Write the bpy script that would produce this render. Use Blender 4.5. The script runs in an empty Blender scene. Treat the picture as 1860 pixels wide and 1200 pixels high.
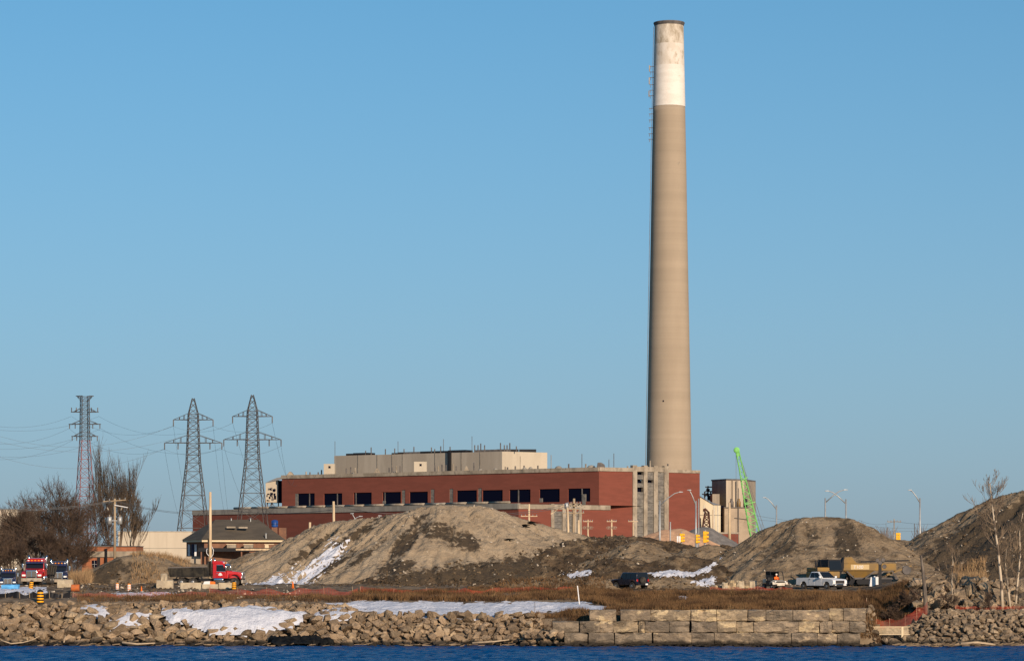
import bpy, bmesh, math, random
import numpy as np
from mathutils import Vector, Matrix, Euler

R = math.radians
scn = bpy.context.scene
# ------------------------------------------------------------------ camera
F, CX, HZ, CH = 5200.0, 930.0, 1018.0, 8.0     # focal length in photo pixels, principal column, horizon row, eye height (m)
cam_d = bpy.data.cameras.new('camera')
cam = bpy.data.objects.new('camera', cam_d)
scn.collection.objects.link(cam)
cam.location = (0, 0, CH)
cam.rotation_euler = (R(90), 0, 0)
cam_d.sensor_width = 36.0
cam_d.sensor_fit = 'HORIZONTAL'
cam_d.lens = 36.0 * F / 1860.0
cam_d.shift_y = (HZ - 600.0) / 1860.0
cam_d.clip_start = 1.0
cam_d.clip_end = 30000.0
scn.camera = cam
# ------------------------------------------------------------------ sky, sun, exposure
SUN_AZ, SUN_EL = 25.0, 19.0        # degrees to the right of straight behind the camera; height
w = bpy.data.worlds.new('World')
scn.world = w
w.use_nodes = True
nt = w.node_tree
nt.nodes.clear()
sky = nt.nodes.new('ShaderNodeTexSky')
sky.sky_type = 'NISHITA'
sky.sun_disc = False
sky.sun_elevation = R(SUN_EL)
sky.sun_rotation = R(180 - SUN_AZ)
sky.altitude = 80
sky.air_density = 1.1
sky.dust_density = 0.35
sky.ozone_density = 3.0
tc = nt.nodes.new('ShaderNodeTexCoord')
lift = nt.nodes.new('ShaderNodeVectorMath'); lift.operation = 'ADD'
lift.inputs[1].default_value = (0, 0, 0.10)
nt.links.new(tc.outputs['Generated'], lift.inputs[0]); nt.links.new(lift.outputs[0], sky.inputs[0])
hsv = nt.nodes.new('ShaderNodeHueSaturation')
hsv.inputs['Hue'].default_value = 0.49
hsv.inputs['Saturation'].default_value = 1.30
# pale haze low over the horizon, all the way round
sep = nt.nodes.new('ShaderNodeSeparateXYZ'); nt.links.new(tc.outputs['Generated'], sep.inputs[0])
mx = nt.nodes.new('ShaderNodeMath'); mx.operation = 'MAXIMUM'; mx.inputs[1].default_value = 0.0; nt.links.new(sep.outputs['Z'], mx.inputs[0])
ml = nt.nodes.new('ShaderNodeMath'); ml.operation = 'MULTIPLY'; ml.inputs[1].default_value = -1.0 / 0.125; nt.links.new(mx.outputs[0], ml.inputs[0])
ex = nt.nodes.new('ShaderNodeMath'); ex.operation = 'EXPONENT'; nt.links.new(ml.outputs[0], ex.inputs[0])
hz = nt.nodes.new('ShaderNodeMix'); hz.data_type = 'RGBA'
hz.inputs[7].default_value = (2.05, 2.62, 3.08, 1)
bg = nt.nodes.new('ShaderNodeBackground')
bg.inputs['Strength'].default_value = 0.121
out = nt.nodes.new('ShaderNodeOutputWorld')
nt.links.new(sky.outputs[0], hsv.inputs['Color'])
nt.links.new(hsv.outputs[0], hz.inputs[6]); nt.links.new(ex.outputs[0], hz.inputs['Factor'])
nt.links.new(hz.outputs[2], bg.inputs['Color'])
nt.links.new(bg.outputs[0], out.inputs['Surface'])
sun_d = bpy.data.lights.new('sun', 'SUN')
sun_d.energy = 4.8
sun_d.angle = R(0.5)
sun_d.color = (1.0, 0.805, 0.615)
sun = bpy.data.objects.new('sun', sun_d)
scn.collection.objects.link(sun)
sv = Vector((math.sin(R(SUN_AZ)) * math.cos(R(SUN_EL)), -math.cos(R(SUN_AZ)) * math.cos(R(SUN_EL)), math.sin(R(SUN_EL))))
sun.rotation_euler = sv.to_track_quat('Z', 'Y').to_euler()
sun.location = sv * 400
scn.view_settings.view_transform = 'Standard'
scn.view_settings.look = 'None'
scn.view_settings.exposure = 0.13
scn.view_settings.gamma = 1.0
scn.view_settings.use_curve_mapping = False

rnd = random.Random(7)
col = scn.collection

# ------------------------------------------------------------------ measuring: photo column/row at a distance D -> metres
def X(px, D): return (px - CX) * D / F
def Z(py, D): return CH - (py - HZ) * D / F
def P(px, py, D): return Vector((X(px, D), D, Z(py, D)))

# ------------------------------------------------------------------ noise
def _h(ix, iy, s):
    n = (ix * 374761393 + iy * 668265263 + s * 362437) & 0xffffffff
    n = ((n ^ (n >> 13)) * 1274126177) & 0xffffffff
    return ((n ^ (n >> 16)) & 0xffff) / 65535.0
def vnoise(x, y, s=0):
    x = np.asarray(x, float); y = np.asarray(y, float)
    ix = np.floor(x).astype(np.int64); iy = np.floor(y).astype(np.int64)
    fx = x - ix; fy = y - iy
    fx = fx * fx * (3 - 2 * fx); fy = fy * fy * (3 - 2 * fy)
    a = _h(ix, iy, s); b = _h(ix + 1, iy, s); c = _h(ix, iy + 1, s); d = _h(ix + 1, iy + 1, s)
    return (a + (b - a) * fx) * (1 - fy) + (c + (d - c) * fx) * fy
def fbm(x, y, s=0, o=4):
    t = 0.0; a = 0.5; n = 0.0
    for k in range(o):
        t = t + a * (vnoise(np.asarray(x) * 2 ** k, np.asarray(y) * 2 ** k, s + 11 * k) - 0.5); n += a; a *= 0.5
    return t / n          # about -0.5 .. 0.5

# ------------------------------------------------------------------ materials
MATS = {}
def pmat(name, c1, c2=None, scale=1.0, stretch=(1, 1, 1), rough=0.85, bump=0.0, bscale=None, lo=0.4, hi=0.6,
         c3=None, scale3=0.2, lo3=0.5, hi3=0.62, metallic=0.0, spec=0.25, coat=0.0, attr=None, vary=0.0, wet=False, detail=6, emit=None, bdist=0.1):
    if name in MATS: return MATS[name]
    m = bpy.data.materials.new(name); m.use_nodes = True
    n = m.node_tree.nodes; l = m.node_tree.links
    b = n['Principled BSDF']
    b.inputs['Roughness'].default_value = rough
    b.inputs['Metallic'].default_value = metallic
    b.inputs['Specular IOR Level'].default_value = spec
    b.inputs['Coat Weight'].default_value = coat
    b.inputs['Base Color'].default_value = (*c1, 1)
    if emit:
        b.inputs['Emission Color'].default_value = (*emit[0], 1); b.inputs['Emission Strength'].default_value = emit[1]
    g = n.new('ShaderNodeNewGeometry')
    mp = n.new('ShaderNodeMapping'); mp.inputs['Scale'].default_value = stretch
    l.new(g.outputs['Position'], mp.inputs['Vector'])
    cur = None
    def noise(sc, det=detail):
        t = n.new('ShaderNodeTexNoise'); t.inputs['Scale'].default_value = sc; t.inputs['Detail'].default_value = det
        t.inputs['Roughness'].default_value = 0.62
        l.new(mp.outputs[0], t.inputs['Vector']); return t.outputs['Fac']
    def ramp(f, a, bb):
        r = n.new('ShaderNodeMapRange'); r.interpolation_type = 'SMOOTHSTEP'
        r.inputs['From Min'].default_value = a; r.inputs['From Max'].default_value = bb
        l.new(f, r.inputs['Value']); return r.outputs[0]
    def mix(f, A, B):
        x = n.new('ShaderNodeMix'); x.data_type = 'RGBA'
        l.new(f, x.inputs['Factor'])
        for v, s in ((A, x.inputs[6]), (B, x.inputs[7])):
            if isinstance(v, tuple): s.default_value = (*v, 1)
            else: l.new(v, s)
        return x.outputs[2]
    if c2 is not None: cur = mix(ramp(noise(scale), lo, hi), c1, c2)
    if c3 is not None: cur = mix(ramp(noise(scale3), lo3, hi3), cur if cur is not None else c1, c3)
    if attr:
        a = n.new('ShaderNodeAttribute'); a.attribute_name = attr[0]
        ad = n.new('ShaderNodeMath'); ad.operation = 'ADD'
        ns = noise(attr[2]); sb = n.new('ShaderNodeMath'); sb.operation = 'MULTIPLY_ADD'
        sb.inputs[1].default_value = 2.6; sb.inputs[2].default_value = -1.3
        l.new(ns, sb.inputs[0]); l.new(a.outputs['Fac'], ad.inputs[0]); l.new(sb.outputs[0], ad.inputs[1])
        cur = mix(ramp(ad.outputs[0], 0.3, 0.7), cur if cur is not None else c1, attr[1])
    if wet:           # stones at the water line stay dark and damp
        sz = n.new('ShaderNodeSeparateXYZ'); l.new(g.outputs['Position'], sz.inputs[0]); wz = n.new('ShaderNodeMath'); wz.operation = 'MULTIPLY_ADD'
        wz.inputs[1].default_value = -0.9; l.new(noise(0.8), wz.inputs[0]); l.new(sz.outputs['Z'], wz.inputs[2]); cur = mix(ramp(wz.outputs[0], -0.15, 0.22), (0.035, 0.028, 0.02), cur)
    if vary:          # each piece its own shade
        oi = n.new('ShaderNodeObjectInfo'); mr = n.new('ShaderNodeMapRange'); mr.inputs['To Min'].default_value = 1 - vary; mr.inputs['To Max'].default_value = 1 + vary
        l.new(oi.outputs['Random'], mr.inputs['Value']); vm = n.new('ShaderNodeVectorMath'); vm.operation = 'SCALE'
        l.new(cur, vm.inputs[0]); l.new(mr.outputs[0], vm.inputs['Scale']); cur = vm.outputs[0]
    if cur is not None: l.new(cur, b.inputs['Base Color'])
    if bump:
        bp = n.new('ShaderNodeBump'); bp.inputs['Strength'].default_value = bump; bp.inputs['Distance'].default_value = bdist
        l.new(noise(bscale or scale * 3, 8), bp.inputs['Height']); l.new(bp.outputs[0], b.inputs['Normal'])
    MATS[name] = m
    return m

# ------------------------------------------------------------------ mesh builder
class MB:
    def __init__(self): self.v = []; self.f = []
    def add(self, vs, fs):
        k = len(self.v); self.v.extend([tuple(p) for p in vs]); self.f.extend([tuple(i + k for i in q) for q in fs]); return self
    def hexa(self, b4, t4):      # bottom four corners counter-clockwise seen from above, top four
        return self.add(list(b4) + list(t4), [(3, 2, 1, 0), (4, 5, 6, 7), (0, 1, 5, 4), (1, 2, 6, 5), (2, 3, 7, 6), (3, 0, 4, 7)])
    def box(self, x0, x1, y0, y1, z0, z1):
        return self.hexa([(x0, y0, z0), (x1, y0, z0), (x1, y1, z0), (x0, y1, z0)], [(x0, y0, z1), (x1, y0, z1), (x1, y1, z1), (x0, y1, z1)])
    def beam(self, p0, p1, wd, ht=None):
        ht = ht or wd; p0 = Vector(p0); p1 = Vector(p1); d = (p1 - p0)
        if d.length < 1e-6: return self
        d.normalize(); up = Vector((0, 0, 1)) if abs(d.z) < 0.95 else Vector((0, 1, 0))
        s = d.cross(up).normalized() * wd * 0.5; u = s.cross(d).normalized() * ht * 0.5
        q = [-s - u, s - u, s + u, -s + u]
        return self.add([p0 + a for a in q] + [p1 + a for a in q], [(0, 1, 2, 3), (7, 6, 5, 4), (0, 4, 5, 1), (1, 5, 6, 2), (2, 6, 7, 3), (3, 7, 4, 0)])
    def tube(self, pts, rad, n=6, cap=True):
        pts = [Vector(p) for p in pts]
        if not hasattr(rad, '__len__'): rad = [rad] * len(pts)
        k = len(self.v); ref = None
        for i, p in enumerate(pts):
            d = (pts[min(i + 1, len(pts) - 1)] - pts[max(i - 1, 0)]).normalized()
            if ref is None: ref = d.orthogonal().normalized()
            s = (ref - d * ref.dot(d))
            s = s.normalized() if s.length > 1e-4 else d.orthogonal().normalized()
            ref = s; t = d.cross(s)
            for j in range(n):
                a = 2 * math.pi * j / n
                self.v.append(tuple(p + (s * math.cos(a) + t * math.sin(a)) * rad[i]))
        for i in range(len(pts) - 1):
            for j in range(n):
                a = k + i * n + j; b = k + i * n + (j + 1) % n
                self.f.append((a, b, b + n, a + n))
        if cap:
            self.f.append(tuple(k + j for j in reversed(range(n)))); self.f.append(tuple(k + (len(pts) - 1) * n + j for j in range(n)))
        return self
    def prism(self, poly, y0, y1):       # polygon in x,z pushed along y
        n = len(poly); vs = [(x, y0, z) for x, z in poly] + [(x, y1, z) for x, z in poly]
        fs = [tuple(range(n)), tuple(reversed(range(n, 2 * n)))] + [(i, i + n, (i + 1) % n + n, (i + 1) % n) for i in range(n)]
        return self.add(vs, fs)
    def column(self, poly, z0, z1):      # polygon in x,y pushed up
        n = len(poly); vs = [(x, y, z0) for x, y in poly] + [(x, y, z1) for x, y in poly]
        fs = [tuple(reversed(range(n))), tuple(range(n, 2 * n))] + [(i, (i + 1) % n, (i + 1) % n + n, i + n) for i in range(n)]
        return self.add(vs, fs)
    def lathe(self, prof, n=24, c=(0, 0, 0), axis='z', cap=True):
        k = len(self.v)
        for r, h in prof:
            for j in range(n):
                a = 2 * math.pi * j / n; u, v = r * math.cos(a), r * math.sin(a)
                q = (u, v, h) if axis == 'z' else (u, h, v) if axis == 'y' else (h, u, v)
                self.v.append((q[0] + c[0], q[1] + c[1], q[2] + c[2]))
        for i in range(len(prof) - 1):
            for j in range(n):
                a = k + i * n + j; b = k + i * n + (j + 1) % n
                self.f.append((a, b, b + n, a + n))
        if cap:
            self.f.append(tuple(k + j for j in reversed(range(n)))); self.f.append(tuple(k + (len(prof) - 1) * n + j for j in range(n)))
        return self
    def mesh(self, name, off=(0, 0, 0), smooth=False, fix=True):
        me = bpy.data.meshes.new(name)
        v = self.v if not any(off) else [(a - off[0], b - off[1], c - off[2]) for a, b, c in self.v]
        me.from_pydata(v, [], self.f)
        if fix:
            bm = bmesh.new(); bm.from_mesh(me); bmesh.ops.recalc_face_normals(bm, faces=bm.faces); bm.to_mesh(me); bm.free()
        if smooth: me.shade_smooth()
        me.update(); return me

OFF = {}
def link(o, parent=None):
    col.objects.link(o)
    if parent is not None: o.parent = parent
    return o
def tag(o, label=None, cat=None, group=None, kind=None):
    if label: o['label'] = label
    if cat: o['category'] = cat
    if group: o['group'] = group
    if kind: o['kind'] = kind
    return o
def thing(name, label, cat, loc=(0, 0, 0), rotz=0.0, group=None, world=False, scale=1.0, kind=None):
    o = bpy.data.objects.new(name, None); link(o)
    o.location = loc; o.rotation_euler = (0, 0, rotz); o.scale = (scale,) * 3
    o.empty_display_size = 0.5
    OFF[o.name] = tuple(loc) if world else (0, 0, 0)
    return tag(o, label, cat, group, kind)
def part(name, mb, mat, parent, smooth=False, bevel=0.0, fix=True, kind=None, label=None):
    off = OFF.get(parent.name, (0, 0, 0)) if parent is not None else (0, 0, 0)
    me = mb.mesh(name, off, smooth, fix)
    me.materials.append(mat)
    o = bpy.data.objects.new(name, me); link(o, parent)
    OFF[o.name] = off
    if bevel:
        b = o.modifiers.new('edge', 'BEVEL'); b.width = bevel; b.segments = 2; b.limit_method = 'ANGLE'; b.angle_limit = R(40)
        me.shade_smooth(); me.set_sharp_from_angle(angle=R(35))
    return tag(o, label, None, None, kind)
def single(name, mb, mat, loc, label, cat, group=None, kind=None, smooth=False, fix=True):   # a thing of one mesh, verts in world metres
    me = mb.mesh(name, tuple(loc), smooth, fix); me.materials.append(mat)
    o = bpy.data.objects.new(name, me); link(o); o.location = loc
    OFF[o.name] = tuple(loc)
    return tag(o, label, cat, group, kind)
def copy_tree(o, parent=None):
    c = o.copy(); col.objects.link(c); c.parent = parent
    for ch in o.children: copy_tree(ch, c)
    return c
def grid_obj(name, xs, ys, zz, mat, keep=None, smooth=True, parent=None, off=(0, 0, 0)):
    nx, ny = len(xs), len(ys)
    XX, YY = np.meshgrid(xs, ys)
    v = np.stack([XX.ravel() - off[0], YY.ravel() - off[1], zz.ravel() - off[2]], 1)
    i = np.arange((nx - 1) * (ny - 1)); r = i // (nx - 1); c = i % (nx - 1); a = r * nx + c
    q = np.stack([a, a + 1, a + nx + 1, a + nx], 1)
    if keep is not None:
        kk = keep.ravel(); q = q[kk[q].any(1)]
        used = np.unique(q); mp = -np.ones(len(v), int); mp[used] = np.arange(len(used)); v = v[used]; q = mp[q]
    else: used = np.arange(len(v))
    me = bpy.data.meshes.new(name)
    me.vertices.add(len(v)); me.vertices.foreach_set('co', v.astype(np.float32).ravel())
    me.loops.add(len(q) * 4); me.loops.foreach_set('vertex_index', q.astype(np.int32).ravel())
    me.polygons.add(len(q)); me.polygons.foreach_set('loop_start', np.arange(0, len(q) * 4, 4, dtype=np.int32))
    me.update(calc_edges=True); me.validate()
    if smooth: me.shade_smooth()
    me.materials.append(mat)
    o = bpy.data.objects.new(name, me); link(o, parent); o.location = off
    OFF[o.name] = tuple(off)
    return o, used

# ------------------------------------------------------------------ shared materials
M_snow = pmat('snow', (0.64, 0.65, 0.69), (0.54, 0.55, 0.60), 1.3, c3=(0.36, 0.33, 0.30), scale3=2.2, lo3=0.60, hi3=0.74, rough=0.8, bump=0.9, bscale=2.5, bdist=0.25, spec=0.2)
M_tan = pmat('dry_soil', (0.36, 0.275, 0.18), (0.30, 0.225, 0.145), 0.35, c3=(0.22, 0.165, 0.105), scale3=0.9, lo3=0.55, hi3=0.72, rough=0.95, bump=0.7, bscale=1.6, bdist=0.6, attr=('damp', (0.07, 0.050, 0.030), 1.1))
M_brown = pmat('brown_soil', (0.27, 0.198, 0.122), (0.19, 0.137, 0.083), 0.4, c3=(0.12, 0.084, 0.05), scale3=0.8, lo3=0.52, hi3=0.68, rough=0.95, bump=0.8, bscale=1.6, bdist=0.6, attr=('damp', (0.075, 0.055, 0.034), 0.9))
M_dark = pmat('wet_soil', (0.12, 0.080, 0.044), (0.052, 0.035, 0.02), 0.6, c3=(0.215, 0.152, 0.088), scale3=0.45, lo3=0.50, hi3=0.64, rough=0.95, bump=1.0, bscale=3.0, bdist=0.35)
M_ground = pmat('ground_soil', (0.155, 0.108, 0.065), (0.22, 0.16, 0.10), 0.35, c3=(0.065, 0.046, 0.028), scale3=0.5, rough=0.95, bump=0.7, bscale=2.5, bdist=0.2)
M_rock = pmat('limestone', (0.33, 0.235, 0.145), (0.21, 0.148, 0.092), 0.9, c3=(0.42, 0.31, 0.19), scale3=0.45, lo3=0.52, hi3=0.66, rough=0.9, bump=1.0, bscale=2.5, bdist=0.4, vary=.38, wet=True)
M_rockd = pmat('dark_limestone', (0.29, 0.212, 0.135), (0.18, 0.132, 0.086), 0.9, c3=(0.38, 0.285, 0.18), scale3=0.7, rough=0.9, bump=1.0, bscale=2.5, bdist=0.35, vary=.35, wet=True)
M_brick = pmat('red_brick', (0.195, 0.058, 0.038), (0.172, 0.052, 0.034), 0.3, stretch=(0.5, 0.5, 2.4), c3=(0.155, 0.048, 0.033), scale3=0.08, lo3=.5, hi3=.8, rough=0.9, bump=0.2, bscale=2)
M_conc = pmat('old_concrete', (0.36, 0.30, 0.225), (0.25, 0.205, 0.15), 0.35, stretch=(1, 1, 0.6), c3=(0.17, 0.145, 0.115), scale3=0.7, lo3=0.56, hi3=0.7, rough=0.9, bump=0.3, bscale=2)
M_concg = pmat('grey_concrete', (0.30, 0.27, 0.22), (0.23, 0.205, 0.17), 0.25, stretch=(1, 1, 0.3), rough=0.9)
M_metalg = pmat('galvanised_steel', (0.42, 0.42, 0.40), (0.34, 0.34, 0.33), 1.0, rough=0.5, metallic=0.5)
M_steel = pmat('weathered_steel', (0.16, 0.14, 0.125), (0.10, 0.09, 0.085), 0.5, rough=0.7, metallic=0.2)
M_pylon = pmat('dark_pylon_steel', (0.075, 0.065, 0.06), (0.05, 0.045, 0.042), 0.5, rough=0.7)
M_black = pmat('black_paint', (0.012, 0.012, 0.014), rough=0.55)
M_void = pmat('dark_interior', (0.004, 0.005, 0.014), rough=0.9, spec=0.0)  # near-black for openings: the darkness of unlit interiors is put into the colour
M_glass = pmat('vehicle_glass', (0.010, 0.012, 0.016), rough=0.08, spec=0.3)
M_chrome = pmat('chrome', (0.75, 0.74, 0.72), rough=0.18, metallic=1.0)
M_tyre = pmat('tyre_rubber', (0.02, 0.019, 0.018), (0.06, 0.05, 0.04), 3, rough=0.9)
M_rim = pmat('wheel_rim', (0.35, 0.34, 0.32), rough=0.4, metallic=0.7)
M_white = pmat('white_paint', (0.72, 0.71, 0.69), (0.52, 0.46, 0.38), 1.6, lo=0.48, hi=0.8, rough=0.35, coat=0.4)
M_red = pmat('red_truck_paint', (0.44, 0.012, 0.014), (0.27, 0.035, 0.028), 1.3, lo=.45, hi=.75, rough=0.35, coat=0.5)
M_navy = pmat('navy_truck_paint', (0.012, 0.018, 0.06), rough=0.3, coat=0.5)
M_yellow = pmat('yellow_machine_paint', (0.28, 0.165, 0.045), (0.22, 0.14, 0.055), 0.9, rough=0.5)
M_orange = pmat('orange_plastic', (0.75, 0.17, 0.02), rough=0.5)
M_lens = pmat('lamp_lens', (0.85, 0.85, 0.82), rough=0.1, spec=0.6)
M_tail = pmat('red_lens', (0.45, 0.01, 0.01), rough=0.2)
M_wood = pmat('pole_wood', (0.36, 0.27, 0.17), (0.25, 0.185, 0.12), 1.0, stretch=(3, 3, 0.4), rough=0.9)
M_woodp = pmat('pale_pole_wood', (0.62, 0.47, 0.29), (0.48, 0.35, 0.22), 1.0, stretch=(3, 3, 0.4), rough=0.85)
M_bark = pmat('dark_twigs', (0.13, 0.085, 0.056), (0.075, 0.05, 0.036), 0.4, rough=0.95)
M_bark2 = pmat('grey_twigs', (0.17, 0.125, 0.085), (0.10, 0.075, 0.055), 0.4, rough=0.95)
M_btwig = pmat('pale_twigs', (0.22, 0.16, 0.105), (0.12, 0.087, 0.06), 0.5, rough=0.9)
M_birch = pmat('pale_bark', (0.52, 0.42, 0.30), (0.10, 0.075, 0.055), 0.9, lo=0.50, hi=0.58, rough=0.85)
# ------------------------------------------------------------------ the lie of the land
PROF_D = np.array([255, 266, 269.5, 272, 274, 277, 281, 285, 290, 296, 303, 315, 340, 400, 600, 1300, 9000], float)
PROF = {
 'left':  [-3, -1.6, -0.4, 0.8, 1.75, 3.05, 4.08, 4.30, 4.45, 4.6, 4.85, 5.25, 5.4, 5.9, 5.5, 4.8, 4.5],
 'mid':   [-3, -1.6, -0.4, 1.2, 2.45, 2.9, 3.5, 3.95, 4.35, 4.7, 4.95, 5.25, 5.4, 5.9, 5.5, 4.8, 4.5],
 'wall':  [-3, -1.8, -0.6, 3.25, 3.35, 3.5, 3.75, 4.05, 4.45, 4.75, 4.95, 5.25, 5.4, 5.9, 5.5, 4.8, 4.5],
 'notch': [-3, -1.8, -0.5, 0.4, 0.8, 1.0, 1.25, 2.2, 4.1, 4.75, 4.95, 5.25, 5.4, 5.9, 5.5, 4.8, 4.5],
 'right': [-3, -1.6, -0.4, 0.9, 2.0, 2.85, 3.05, 3.3, 5.3, 5.7, 5.7, 5.6, 5.5, 5.9, 5.5, 4.8, 4.5]}
COLS = [(-4000, 'left'), (545, 'left'), (665, 'mid'), (1010, 'mid'), (1070, 'wall'), (1571, 'wall'), (1584, 'notch'), (1640, 'notch'), (1700, 'right'), (6000, 'right')]
CXS = np.array([X(p, 277) for p, _ in COLS])
CZ = np.array([PROF[k] for _, k in COLS])
def G(x, y):
    x = np.asarray(x, float); y = np.asarray(y, float)
    sh = x.shape; xf = x.ravel(); yf = y.ravel()
    zs = np.stack([np.interp(yf, PROF_D, CZ[i]) for i in range(len(COLS))])
    k = np.clip(np.searchsorted(CXS, xf) - 1, 0, len(COLS) - 2)
    t = np.clip((xf - CXS[k]) / (CXS[k + 1] - CXS[k]), 0, 1)
    ar = np.arange(len(xf))
    z = zs[k, ar] * (1 - t) + zs[k + 1, ar] * t
    far = np.clip((yf - 273) / 8, 0, 1) * np.clip((1500 - yf) / 800, 0, 1)
    z = z + far * (0.35 * fbm(xf * 0.35, yf * 0.35, 3) + 0.35 * fbm(xf * 1.3, yf * 1.3, 5))
    return z.reshape(sh)

def sd_poly(px, py, poly):
    poly = np.array(poly, float); d = np.full(px.shape, 1e9); ins = np.zeros(px.shape, bool)
    for a, b in zip(poly, np.roll(poly, -1, 0)):
        ab = b - a; t = np.clip(((px - a[0]) * ab[0] + (py - a[1]) * ab[1]) / (ab @ ab), 0, 1)
        d = np.minimum(d, np.hypot(px - a[0] - t * ab[0], py - a[1] - t * ab[1]))
        c = ((a[1] > py) != (b[1] > py)) & (px < (b[0] - a[0]) * (py - a[1]) / (b[1] - a[1] + 1e-9) + a[0]); ins ^= c
    return np.where(ins, d, -d)

class Pile:
    def __init__(self, ridge, D, slope=0.66, seed=1, crest=1.0, gully=0.35, lump=0.35, concave=0.0, res=0.3, lumpscale=0.7):
        pts = [P(p[0], p[1], p[2] if len(p) > 2 else D) for p in ridge]
        s = []
        for a, b in zip(pts, pts[1:]):
            n = max(1, int((b - a).length / 0.5))
            for i in range(n): s.append(a.lerp(b, i / n))
        s.append(pts[-1])
        self.r = np.array([tuple(p) for p in s])
        self.u = np.concatenate([[0], np.cumsum(np.linalg.norm(np.diff(self.r, axis=0), axis=1))])
        self.slope, self.seed, self.crest, self.gully, self.lump, self.concave, self.res, self.ls = slope, seed, crest, gully, lump, concave, res, lumpscale
        h = self.r[:, 2] - 4.0
        reach = h / slope * (1.25 + concave) + 2
        self.bb = ((self.r[:, 0] - reach).min(), (self.r[:, 0] + reach).max(), (self.r[:, 1] - reach).min(), (self.r[:, 1] + reach).max())
    def z(self, x, y):
        sh = x.shape; x = x.ravel(); y = y.ravel(); out = np.empty(len(x))
        for k in range(0, len(x), 20000):
            xx, yy = x[k:k + 20000], y[k:k + 20000]
            wx = xx + 1.2 * fbm(xx * 0.25, yy * 0.25, self.seed + 70); wy = yy + 1.2 * fbm(xx * 0.25 + 9, yy * 0.25, self.seed + 71)
            dx = wx[:, None] - self.r[None, :, 0]; dy = wy[:, None] - self.r[None, :, 1]
            d = np.sqrt(dx * dx + dy * dy)
            dd = np.sqrt(d * d + self.crest ** 2) - self.crest
            fall = self.slope * dd
            if self.concave: fall = self.slope * (dd - self.concave * dd * dd / (dd + 14.0))
            h = self.r[None, :, 2] - fall
            j = h.argmax(1); ar = np.arange(len(xx)); hz = h[ar, j]; dj = d[ar, j]
            ang = np.arctan2(dy[ar, j], dx[ar, j])
            uu = self.u[j] + 5.0 * ang
            g = fbm(uu * 0.55, dj * 0.06, self.seed + 30, 4)
            g2 = fbm(uu * 2.2, dj * 0.15, self.seed + 33, 3)
            g3 = 0.5 - 2 * np.abs(fbm(uu * 1.1 + 3, dj * 0.05, self.seed + 36, 3)) - .35      # creases running down the slope
            amp = np.clip(dj / 3.0, 0, 1)
            slump = fbm(uu * 0.18, dj * 0.35, self.seed + 38, 3)
            hz = hz + amp * self.gully * (1.2 * g + 0.8 * g2 + 0.9 * g3 + 1.0 * slump) * 1.4
            hz = hz + self.lump * (0.9 * fbm(xx * self.ls * 0.5, yy * self.ls * 0.5, self.seed) + 0.7 * fbm(xx * self.ls * 2.2, yy * self.ls * 2.2, self.seed + 4) - 0.5 * np.abs(fbm(xx * self.ls * 1.3, yy * self.ls * 1.3, self.seed + 6)))
            out[k:k + 20000] = hz
        return out.reshape(sh)
    def build(self, name, mat, label, damp=(), streak=0.0, cat='dirt pile'):
        x0, x1, y0, y1 = self.bb
        xs = np.arange(x0, x1, self.res); ys = np.arange(y0, y1, self.res)
        XX, YY = np.meshgrid(xs, ys); zz = self.z(XX, YY); gg = G(XX, YY)
        keep = zz > gg - 0.15
        zz = np.maximum(zz, gg - 0.5)
        i = len(self.r) // 2
        off = (float(self.r[i, 0]), float(self.r[i, 1]), float(G(np.array([self.r[i, 0]]), np.array([self.r[i, 1]]))[0]))
        o, used = grid_obj(name, xs, ys, zz, mat, keep, off=off)
        xf, yf, zf = XX.ravel()[used], YY.ravel()[used], zz.ravel()[used]
        px = CX + xf * F / yf; py = HZ - (zf - CH) * F / yf
        dm = np.zeros(len(used))
        for it in damp:          # where the soil is still wet
            if isinstance(it[0], tuple):
                dm = np.maximum(dm, np.clip(.5 + sd_poly(px, py, it) / 22.0, 0, 1)); continue
            cx, cy, rx, ry, rot, amt = it
            c, s = math.cos(R(rot)), math.sin(R(rot)); ux = (px - cx) * c + (py - cy) * s; uy = -(px - cx) * s + (py - cy) * c
            dm = np.maximum(dm, amt * np.exp(-((ux / rx) ** 2 + (uy / ry) ** 2) ** 1.5))
        a = o.data.attributes.new('damp', 'FLOAT', 'POINT'); a.data.foreach_set('value', dm.astype(np.float32))
        tag(o, label, cat); self.obj = o
        return o

PILES = {}
def pile(key, name, mat, label, ridge, D, damp=(), cat='dirt pile', **kw):
    p = Pile(ridge, D, **kw); PILES[key] = p; p.build(name, mat, label, damp, cat=cat); return p

# the ground: one sheet from below the water line to the horizon
xs = np.concatenate([-np.geomspace(4000, 80, 40)[:-1], np.arange(-80, 80.01, 0.5), np.geomspace(80, 4000, 40)[1:]])
ys = np.concatenate([np.arange(255, 346, 0.5), np.geomspace(346, 9000, 70)])
XX, YY = np.meshgrid(xs, ys)
grd, _ = grid_obj('ground', xs, ys, G(XX, YY), M_ground)
tag(grd, 'bare brown construction ground stretching back from the shore', None, None, 'structure')

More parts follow.
